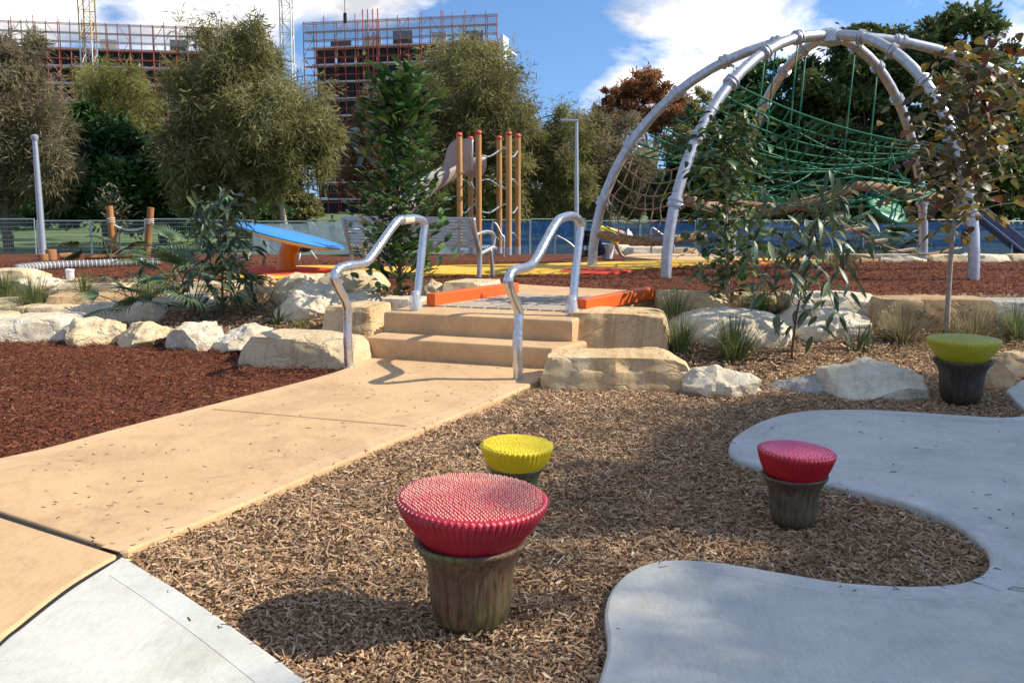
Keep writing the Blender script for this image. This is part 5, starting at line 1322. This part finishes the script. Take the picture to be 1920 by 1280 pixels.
# ================================================================== trees
def ellipsoid_pts(r, n, rng_, inner=0.55):
    v = rng_.normal(size=(n, 3)); v /= np.linalg.norm(v, axis=1)[:, None]
    return v * (inner + (1 - inner) * rng_.uniform(0, 1, (n, 1)) ** 0.6) * r
def cards(c, d, L, w, rng_):
    """leaf sprays: kite shaped faces along d, bent in the middle"""
    n = len(c); s_ = np.cross(d, rng_.normal(size=(n, 3))); s_ /= np.maximum(np.linalg.norm(s_, axis=1)[:, None], 1e-6)
    u = np.cross(d, s_); L = L[:, None]; w = w[:, None]
    b = rng_.uniform(-0.25, 0.25, (n, 1)) * L
    return np.stack([c - d * L / 2, c - s_ * w + u * b * 0.5, c + d * L / 2 + u * b, c + s_ * w + u * b * 0.5], 1).reshape(-1, 3)
def tree(label, px, Y, crowns, nclump, ncard, size, mat, bark, seed, droop=0.0, aspect=0.28, clump=0.26, trunk_r=0.22, lean=0.0, name='tree', group='trees beyond the fence', low=None, spray=1.0, forks=1, base=None, topfall=0.0):
    """crowns: (cx, cy, rx, ry) ellipses in photo pixels at distance Y"""
    rg = np.random.default_rng(seed); rd = random.Random(seed)
    k = Y / FPX
    bx = V(px, 480, Y).x; b = Vector((bx, Y, gz(bx, Y))) if base is None else Vector(base)
    t = thing(name, label, 'tree', b, group)
    C = []; tot = sum(cr[2] * cr[3] for cr in crowns)
    for (cx, cy, rx, ry) in crowns:
        c = V(cx, cy, Y); Rx, Rz = rx * k, ry * k; Ry = min(Rx, 4.5) if Rx > 2 else Rx
        m_ = max(5, int(1.5 * nclump * rx * ry / tot)); p = ellipsoid_pts(1.0, m_, rg, 0.35) * np.array([Rx, Ry, Rz])[None] * 0.93
        for q in p: C.append((np.array(c) + q, clump * min(Rx, Rz) * rg.uniform(0.75, 1.35)))
    C = [(c, r) for c, r in C if c[2] > b.z + 0.5]
    # limbs
    tb = MB(); top = max(c[2] for c, r in C); hgt = top - b.z
    cmean = np.mean([c for c, r in C], 0)
    fork = Vector((b.x + lean, Y, b.z + hgt * 0.32))
    tb.tube(spline([b - Vector((0, 0, 0.3)), b.lerp(fork, 0.5) + Vector((rd.uniform(-.2, .2), 0, 0)), fork], 4), [trunk_r * (1.25 - 0.55 * i / 8) for i in range(9)], 9)
    lim = MB(); subs = rd.sample(C, min(len(C), 9 + 5 * forks)); nodes = []
    for c, r in subs[:7 + 3 * forks]:
        e = Vector(c); m1 = fork.lerp(e, 0.5) + Vector((0, 0, 0.15 * (e - fork).length)); pts = spline([fork, m1, e], 4)
        lim.tube(pts, [trunk_r * 0.55 * (1 - 0.8 * i / (len(pts) - 1)) for i in range(len(pts))], 6); nodes += pts[3:]
    for c, r in C:
        e = Vector(c); nb = min(nodes, key=lambda q: (q - e).length); md_ = nb.lerp(e, 0.5) + Vector((0, 0, 0.1))
        lim.tube([nb, md_, e], [trunk_r * 0.16, trunk_r * 0.12, trunk_r * 0.05], 4, cap=False)
    tb.build('trunk', bark, t, True); lim.build('limbs', bark, t, True)
    # leaf sprays
    per = max(6, int(2.8 * ncard / len(C))); allc, alld, tones = [], [], []
    for c, r in C:
        q = rg.normal(0, 0.52, (per, 3)); off = q * np.array([r, r, r * (0.8 + 0.5 * droop)])
        d = q * 1.2 + rg.normal(size=(per, 3)) * 0.7; d[:, 2] -= droop; d /= np.linalg.norm(d, axis=1)[:, None]
        allc.append(c + off); alld.append(d); tones.append(np.clip(rg.normal(0.5, 0.2) + rg.normal(0, 0.2, per), 0, 1))
    cc_ = np.concatenate(allc); dd_ = np.concatenate(alld); tn = np.concatenate(tones)
    L = size * 1.02 * rg.uniform(0.6, 1.4, len(cc_)) * spray; w = L * aspect * rg.uniform(0.5, 1.0, len(cc_)) / 2
    vs = cards(cc_, dd_, L, w, rg); fs = np.arange(len(vs)).reshape(-1, 4)
    link('crown', np_mesh('crown', vs, fs, mat, tn), t)
    return t
F_ol = foliage('olive_needles', (0.115, 0.112, 0.042), (0.25, 0.23, 0.09), (0.44, 0.40, 0.19), 0.7, 0.52, 0.15)
F_gr = foliage('greyish_needles', (0.13, 0.11, 0.06), (0.26, 0.22, 0.13), (0.42, 0.37, 0.23), 0.75, 0.52, 0.1)
F_ye = foliage('yellow_olive_needles', (0.12, 0.125, 0.035), (0.25, 0.24, 0.07), (0.42, 0.38, 0.14), 0.7, 0.52, 0.15)
F_dk = foliage('dark_fig_leaves', (0.012, 0.032, 0.008), (0.035, 0.085, 0.018), (0.09, 0.18, 0.035), 0.45, 0.2, 0.4)
F_fig = foliage('fig_leaves', (0.030, 0.050, 0.015), (0.095, 0.13, 0.038), (0.24, 0.26, 0.09), 0.45, 0.32, 0.35)
F_br = foliage('rust_foliage', (0.14, 0.06, 0.026), (0.32, 0.14, 0.062), (0.46, 0.23, 0.10), 0.8, 0.42, 0.1)
F_tb = foliage('tan_foliage', (0.10, 0.065, 0.03), (0.20, 0.13, 0.065), (0.28, 0.19, 0.10), 0.8, 0.2, 0.1)
NE = dict(droop=0.5, aspect=0.16)
tree('grey brown she-oak cut by the left edge of the picture', 20, 46, [(20, 200, 110, 120), (70, 300, 80, 90), (-30, 330, 80, 100), (40, 110, 60, 50)], 110, 17000, 0.42, F_gr, M['bark'], 1, **NE)
tree('round yellow-olive tree below the left crane mast', 215, 62, [(215, 190, 85, 80), (180, 250, 70, 60), (250, 250, 60, 55)], 70, 10000, 0.42, F_ye, M['bark'], 2, **NE)
tree('dense dark green tree behind the leaning posts', 205, 50, [(190, 330, 115, 100), (150, 260, 60, 70), (250, 350, 90, 80), (120, 370, 70, 70)], 90, 13000, 0.34, F_dk, M['bark'], 3, aspect=0.6, clump=0.24)
tree('dark evergreen between the green tree and the big olive tree', 310, 56, [(320, 340, 70, 100), (360, 390, 60, 55)], 55, 8000, 0.36, F_dk, M['bark'], 31, aspect=0.5, clump=0.26)
tree('huge olive green paperbark with pale trunk in front of the left building', 548, 48, [(390, 140, 95, 95), (460, 110, 80, 75), (500, 230, 130, 110), (400, 300, 110, 100), (560, 275, 85, 72), (400, 375, 100, 62), (485, 345, 70, 60)], 205, 33000, 0.40, F_ol, M['bark_pale'], 4, lean=-0.6, trunk_r=0.16, **NE)
tree('thin tan leaved tree behind the dark young tree', 700, 60, [(705, 215, 50, 45), (680, 300, 45, 70), (730, 320, 50, 80)], 55, 6500, 0.36, F_tb, M['bark'], 5, **NE)
tree('tall olive tree in front of the scaffolded tower', 850, 54, [(870, 170, 120, 95), (800, 260, 90, 100), (930, 260, 90, 110), (850, 340, 110, 80), (960, 350, 70, 70)], 170, 26000, 0.40, F_ol, M['bark'], 6, **NE)
tree('olive tree right of the timber climbing tower', 1030, 56, [(1000, 265, 55, 70), (1060, 280, 70, 75), (1000, 350, 60, 70), (1065, 360, 50, 60)], 95, 15000, 0.38, F_ol, M['bark'], 7, **NE)
tree('greyish olive tree behind the right lamp post', 1130, 58, [(1120, 275, 75, 70), (1175, 290, 65, 80), (1100, 360, 70, 60), (1190, 360, 50, 60)], 90, 13000, 0.38, F_gr, M['bark'], 8, **NE)
tree('rust brown tree rising above the olive trees', 1220, 90, [(1215, 190, 70, 58), (1260, 220, 50, 40), (1170, 215, 50, 30)], 80, 12000, 0.40, F_br, M['bark'], 9, aspect=0.4, clump=0.2)
tree('dark pointed conifer left of the rust brown tree', 1143, 88, [(1143, 180, 20, 35), (1140, 215, 32, 30), (1140, 250, 35, 40)], 30, 4000, 0.40, F_br, M['bark'], 10, aspect=0.4)
tree('small green tree between the rust brown tree and the dome', 1320, 75, [(1315, 200, 40, 55), (1290, 260, 60, 60), (1340, 280, 60, 80)], 50, 7000, 0.40, F_ol, M['bark'], 11, aspect=0.35)
tree('dark fig tree behind the left half of the dome', 1420, 60, [(1400, 190, 80, 90), (1480, 190, 70, 80), (1380, 270, 90, 90), (1480, 300, 90, 100), (1300, 350, 80, 70), (1230, 380, 60, 50)], 120, 17000, 0.36, F_dk, M['bark'], 12, aspect=0.6, clump=0.22)
tree('broad fig tree behind the apex of the dome', 1620, 58, [(1640, 120, 100, 85), (1625, 75, 60, 42), (1560, 170, 80, 90), (1600, 240, 120, 100), (1690, 260, 100, 110), (1560, 350, 110, 80), (1680, 370, 100, 60)], 150, 22000, 0.36, F_fig, M['bark'], 13, aspect=0.6, clump=0.2)
tree('tallest fig tree at the upper right', 1810, 56, [(1800, 75, 80, 72), (1740, 140, 70, 70), (1830, 170, 110, 90), (1780, 280, 110, 110), (1870, 300, 90, 110), (1800, 380, 110, 50)], 160, 23000, 0.36, F_fig, M['bark'], 14, aspect=0.6, clump=0.2)
tree('fig tree cut by the right edge of the picture', 1950, 60, [(1930, 170, 75, 85), (1890, 240, 60, 80), (1930, 300, 80, 100), (1990, 350, 100, 80)], 80, 11000, 0.36, F_fig, M['bark'], 15, aspect=0.6, clump=0.22)
for i, (x, Y, h, lab) in enumerate(((450, 66, 60, 'low dark bush under the huge paperbark'), (790, 66, 50, 'low dark bush under the tall olive tree'), (900, 66, 55, 'low dark bush behind the timber climbing tower'), (1060, 68, 55, 'low dark bush behind the right handrail'), (1330, 68, 60, 'low dark bush behind the dome net'))):
    tree(lab, x, Y, [(x, 405, 75, h * 0.75), (x - 40, 420, 50, 35), (x + 45, 418, 50, 38)], 26, 3800, 0.36, F_dk, M['bark'], 40 + i, aspect=0.55, clump=0.3, trunk_r=0.1, name='bush', group='dark bushes under the trees')
for i, (x, cr, mt, lab) in enumerate(((90, [(90, 385, 90, 45), (20, 395, 70, 40)], F_dk, 'far dark tree beyond the lawn behind the left lamp post'), (515, [(500, 365, 60, 62), (560, 395, 45, 36)], F_ol, 'far olive tree at the left foot of the central tower block'),
        (760, [(770, 385, 75, 50), (700, 402, 40, 26)], F_ol, 'far olive tree at the right foot of the central tower block'), (1250, [(1240, 370, 80, 62), (1330, 380, 70, 60)], F_dk, 'far dark tree seen through the tan cargo net'),
        (1520, [(1500, 375, 95, 62), (1620, 380, 80, 58)], F_dk, 'far dark tree seen below the green net'), (1890, [(1860, 375, 90, 60), (1960, 370, 80, 70)], F_dk, 'far dark tree behind the blue slide'), (1000, [(990, 390, 90, 45), (1090, 392, 70, 42)], F_dk, 'far dark tree behind the timber poles and right lamp post'))):
    tree(lab, x, 82, cr, 40, 5200, 0.5, mt, M['bark'], 60 + i, aspect=0.45, clump=0.3, trunk_r=0.16, group='far trees beyond the lawn')
# the tree beside the camera whose shade lies over the grey pavement
rg = np.random.default_rng(77)
SX = 15.8                                                       # how far the crown stands towards the sun
sb = Vector((11.4 + SX - 6.2, 1.8, 0.0)); stree = thing('tree', 'tall spreading tree out of frame on the right that shades the grey pavement', 'tree', sb, None)
m = MB(); m.tube(spline([sb - Vector((0, 0, 0.3)), sb + Vector((0.1, 0, 4)), sb + Vector((-0.1, 0.1, 8)), sb + Vector((0, 0, 12.6))], 4), [0.42 - 0.022 * i for i in range(13)], 10); m.build('trunk', M['bark'], stree, True)
cl_c = []; lim = MB(); tz = math.tan(SUN_EL)
for i in range(3300):
    gx_, gy_ = rg.uniform(-0.9, 9.5), rg.uniform(-3.0, 7.7)        # point of the shade on the ground
    e_ = gx_ - (-0.15 + max(0, gy_ - 4.6) * 0.55)
    if rg.uniform() > 0.05 + 0.95 * min(1, max(0, e_ / 1.9)) ** 1.6: continue
    if ((gx_ - 5.0) / 6.2) ** 2 + ((gy_ - 2.2) / 5.5) ** 2 > 1.05: continue
    z = 12.6 + rg.uniform(-1.6, 1.6); d_ = z / tz
    cl_c.append((gx_ + d_ * math.cos(SUN_AZ), gy_ + d_ * math.sin(SUN_AZ), z))
for c in cl_c[::9]:
    x, y, z = c; lim.tube(spline([sb + Vector((0, 0, 7 + 4 * rg.uniform())), Vector((sb.x + (x - sb.x) * 0.5, sb.y + (y - sb.y) * 0.5, 0.5 * (10.5 + z) + 0.4)), Vector(c)], 3), [0.08, 0.07, 0.06, 0.05, 0.035, 0.02, 0.012][:7], 5)
lim.build('limbs', M['bark'], stree, True)
cc_ = np.concatenate([np.array(c) + ellipsoid_pts(0.62, 32, rg, 0.1) * np.array([1, 1, 0.6]) for c in cl_c]); dd_ = rg.normal(size=cc_.shape); dd_ /= np.linalg.norm(dd_, axis=1)[:, None]
vs = cards(cc_, dd_, rg.uniform(0.14, 0.27, len(cc_)), rg.uniform(0.036, 0.07, len(cc_)), rg)
link('crown', np_mesh('crown', vs, np.arange(len(vs)).reshape(-1, 4), F_fig, rg.uniform(0, 1, len(cc_))), stree)

# ================================================================== buildings under scaffold
M['slab_w'] = simple('pale_floor_slab', (0.66, 0.65, 0.63), 0.8, var=0.1)
M['dark_wall'] = simple('charcoal_cladding', (0.030, 0.029, 0.034), 0.7, var=0.4, scale=0.6)
M['scaf'] = simple('red_scaffold_tube', (0.34, 0.065, 0.034), 0.6, var=0.25, scale=1)
M['core'] = simple('raw_concrete_core', (0.36, 0.33, 0.28), 0.9, var=0.2, scale=0.8)
M['white_wall'] = simple('white_precast', (0.72, 0.72, 0.71), 0.8, var=0.05)
t = NT('safety_mesh'); t.color((0.34, 0.36, 0.42)); t.set(0.9, 0, 0.1); t.b.inputs['Alpha'].default_value = 0.24; M['mesh'] = t.m
def building(label, slabel, x_left, x_right, Y, rz, ytop, nfl, cols, seed, wall_right=False):
    rd = random.Random(seed)
    c = V((x_left + x_right) / 2, 400, Y); k = Y / FPX
    Wd = (x_right - x_left) * k / math.cos(rz); fh = 31 * k; D = 16.0
    zt = V(960, ytop, Y).z                                   # level of the top slab
    z0 = gz(0, 160)
    root = thing('building', label, 'building', (c.x, Y, z0), None, rz, local=True)
    for i in range(nfl + 1):
        z = zt - z0 - i * fh
        if z < 0: break
        m = MB(); m.box((0, D / 2, z - 0.16), (Wd, D, 0.28), None); m.build('floor_slab', M['slab_w'], root)
        # recessed facade bays of this storey
        if i > 0 or True:
            zz0, zz1 = max(0.0, z - fh + 0.05), z - 0.38
            if zz1 - zz0 > 0.5:
                nb = cols; 
                for b_ in range(nb):
                    u0 = -Wd / 2 + Wd * b_ / nb; u1 = u0 + Wd / nb
                    m = MB(); m.box(((u0 + u1) / 2, 1.5 + 0.5 * rd.random(), (zz0 + zz1) / 2), ((u1 - u0) * (0.995 if rd.random() < 0.8 else 0.8), 0.2, zz1 - zz0), None); m.build('wall_panel', M['dark_wall'], root)
                    if b_: m = MB(); m.box((u0, 0.9, (zz0 + zz1) / 2), (0.35, 0.5, zz1 - zz0 - 0.02), None); m.build('column', M['dark_wall'], root)
    m = MB(); m.box((0, D - 6, (zt - z0 - fh) / 2), (Wd - 0.5, 10.0, max(1, zt - z0 - fh - 0.5)), None); m.build('core_block', M['dark_wall'], root)
    for b_ in range(5):                                       # unfinished walls and formwork on the top deck
        u = -Wd / 2 + Wd * (b_ + 0.6) / 5.4; hh = rd.uniform(1.4, 2.9); m = MB(); m.box((u, rd.uniform(2, 5), zt - z0 + 0.06 + hh / 2), (rd.uniform(1.5, 4.0), 0.3, hh), None); m.build('formwork', M['core'] if b_ % 2 else M['dark_wall'], root)
    if wall_right:
        m = MB(); m.box((Wd / 2 + 0.75, 3.0, (zt - z0 + 1.0) / 2), (0.5, 4.0, zt - z0 + 1.0), None); m.build('end_wall', M['white_wall'], root)
    sc_ = thing('scaffold', slabel, 'scaffold', (c.x, Y, z0), 'red scaffolds', rz, local=True)
    toph = zt - z0 + 3.9
    npost = max(6, int(Wd / 1.8))
    pm = {}
    for j in range(npost + 1):
        u = -Wd / 2 - 0.6 + (Wd + 1.2) * j / npost
        for v in ((-0.5, -1.6) if j % 2 else (-1.6,)):
            hgt = toph + rd.choice([0, 0, 0.5, 1.0])
            m = MB(); m.tube([(u, v, 0), (u, v, hgt)], 0.085, 4); m.build('standard', M['scaf'], sc_)
    for i in range(int(toph / (fh / 2))):
        z = toph - 0.2 - i * fh / 2
        for v in (-0.45, -1.65):
            if v > -1 and i > 6: continue
            m = MB(); m.tube([(-Wd / 2 - 0.6, v, z), (Wd / 2 + 0.6, v, z)], 0.06, 4); m.build('ledger', M['scaf'], sc_)
        if i % 4 == 1:
            m = MB(); m.box((0, -1.05, z - 0.1), (Wd + 1.0, 1.0, 0.07), None); m.build('walkway', M['core'], sc_)
    for j in range(0, npost, 3):
        for i in range(int(toph / fh)):
            u0 = -Wd / 2 - 0.6 + (Wd + 1.2) * j / npost; u1 = -Wd / 2 - 0.6 + (Wd + 1.2) * (j + 1) / npost; z = toph - (i + 1) * fh
            m = MB(); m.tube([(u0, -1.7, z), (u1, -1.7, z + fh)] if (i + j) % 2 else [(u1, -1.7, z), (u0, -1.7, z + fh)], 0.05, 4); m.build('brace', M['scaf'], sc_)
    # ladder tower
    for j in range(4):
        u = -Wd * 0.18 + j * 0.9
        m = MB(); m.tube([(u, -2.3, 0), (u, -2.3, toph + 1.5)], 0.11, 4); m.build('ladder_tower', M['scaf'], sc_)
    m = MB(); m.add([(-Wd / 2 - 0.6, -1.75, zt - z0 + 0.4), (Wd / 2 + 0.6, -1.75, zt - z0 + 0.4), (Wd / 2 + 0.6, -1.75, toph), (-Wd / 2 - 0.6, -1.75, toph), (-Wd / 2 - 0.6, -1.70, zt - z0 + 0.4), (Wd / 2 + 0.6, -1.70, zt - z0 + 0.4), (Wd / 2 + 0.6, -1.70, toph), (-Wd / 2 - 0.6, -1.70, toph)], [(0, 1, 2, 3), (7, 6, 5, 4)]); m.build('safety_netting', M['mesh'], sc_)
    return root
building('unfinished tower block with white floor edges behind the trees at centre left', 'red scaffold round the central unfinished tower block', 584, 930, 160, math.radians(-13), 82, 12, 9, 5, True)
building('unfinished block at the left edge behind the trees', 'red scaffold round the unfinished block at the left edge', -240, 420, 160, math.radians(12), 87, 12, 16, 6)

# ---- tower cranes
M['crane_y'] = simple('crane_yellow', (0.62, 0.36, 0.10), 0.6, var=0.1)
M['crane_w'] = simple('crane_white', (0.68, 0.66, 0.60), 0.6, var=0.1)
def crane(label, px, Y, w, ztop, jib, cols):
    x = V(px, 400, Y).x; z0 = gz(0, 160); t = thing('tower_crane', label, 'crane', (x, Y, z0), 'tower cranes', 0.0, local=True)
    n = int(ztop / (w * 1.15)); hh = ztop / n
    for half in range(2):
        m = MB(); z_a, z_b = (0, ztop * 0.44) if half == 0 else (ztop * 0.44, ztop)
        for sx in (-1, 1):
            for sy in (-1, 1): m.tube([(sx * w / 2, sy * w / 2, z_a), (sx * w / 2, sy * w / 2, z_b)], 0.11, 5)
        for i in range(n):
            a = i * hh
            if not (z_a <= a < z_b): continue
            s_ = 1 if i % 2 else -1
            for sy in (-1, 1):
                m.tube([(-w / 2, sy * w / 2, a), (w / 2, sy * w / 2, a)], 0.06, 4)
                m.tube([(-s_ * w / 2, sy * w / 2, a), (s_ * w / 2, sy * w / 2, a + hh)], 0.05, 4)
                m.tube([(sy * w / 2, -s_ * w / 2, a), (sy * w / 2, s_ * w / 2, a + hh)], 0.05, 4)
        m.build('mast', cols[half], t)
    m = MB(); m.box((0.2, -w * 0.7, ztop + 1.2), (1.8, 1.6, 2.2), None, 0, 0.1); m.build('cab', M['crane_w'], t)
    m = MB()
    for (yy, zz_) in ((-0.6, 0), (0.6, 0), (0, 1.3)): m.tube([(-12, yy, ztop + 2.6 + zz_), (jib, yy, ztop + 2.6 + zz_)], 0.09, 4)
    for i in range(int((jib + 12) / 1.5)):
        a = -12 + i * 1.5
        m.tube([(a, -0.6, ztop + 2.6), (a + 0.75, 0, ztop + 3.9), (a + 1.5, -0.6, ztop + 2.6)], 0.05, 4); m.tube([(a, 0.6, ztop + 2.6), (a + 0.75, 0, ztop + 3.9), (a + 1.5, 0.6, ztop + 2.6)], 0.05, 4)
    m.build('jib', M['crane_y'], t)
    m = MB(); m.box((-10.5, 0, ztop + 1.6), (2.2, 1.4, 2.2), None, 0, 0.1); m.build('counterweight', M['core'], t)
    return t, x, z0
crane('orange and white lattice crane mast rising over the left block', 184, 150, 1.85, 62, 30, (M['crane_w'], M['crane_y']))
ct, cxx, cz0 = crane('pale lattice crane mast between the two unfinished blocks', 548, 152, 1.75, 66, 36, (M['crane_w'], M['crane_w']))
hk = V(647, 34, 152); xx = hk.x - cxx
m = MB(); m.tube([(xx, 0, 68.5), (xx, 0, hk.z - cz0)], 0.06, 4); m.build('hoist_cable', M['dark_wall'], ct)
m = MB(); m.box((xx, 0, hk.z - cz0), (0.5, 0.4, 1.6), None, 0, 0.1)
for s_ in (-1, 1): m.tube([(xx, 0, hk.z - cz0 - 0.6), (xx + s_ * 0.9, 0, hk.z - cz0 - 2.6)], 0.04, 4)
m.build('hook_block', M['dark_wall'], ct)
q = V(683, 112, 158.6); person('tiny worker in a yellow vest on the top deck of the tower block', (q.x, 158.6, q.z - 0.3), STAND, 'site workers', 1.05)
q = V(623, 418, 60); person('far worker in a yellow vest standing at the foot of the tower block', (q.x, 60, gz(q.x, 60)), STAND, 'site workers', 1.0)

for o in bpy.data.objects:
    if '_local' in o: del o['_local']
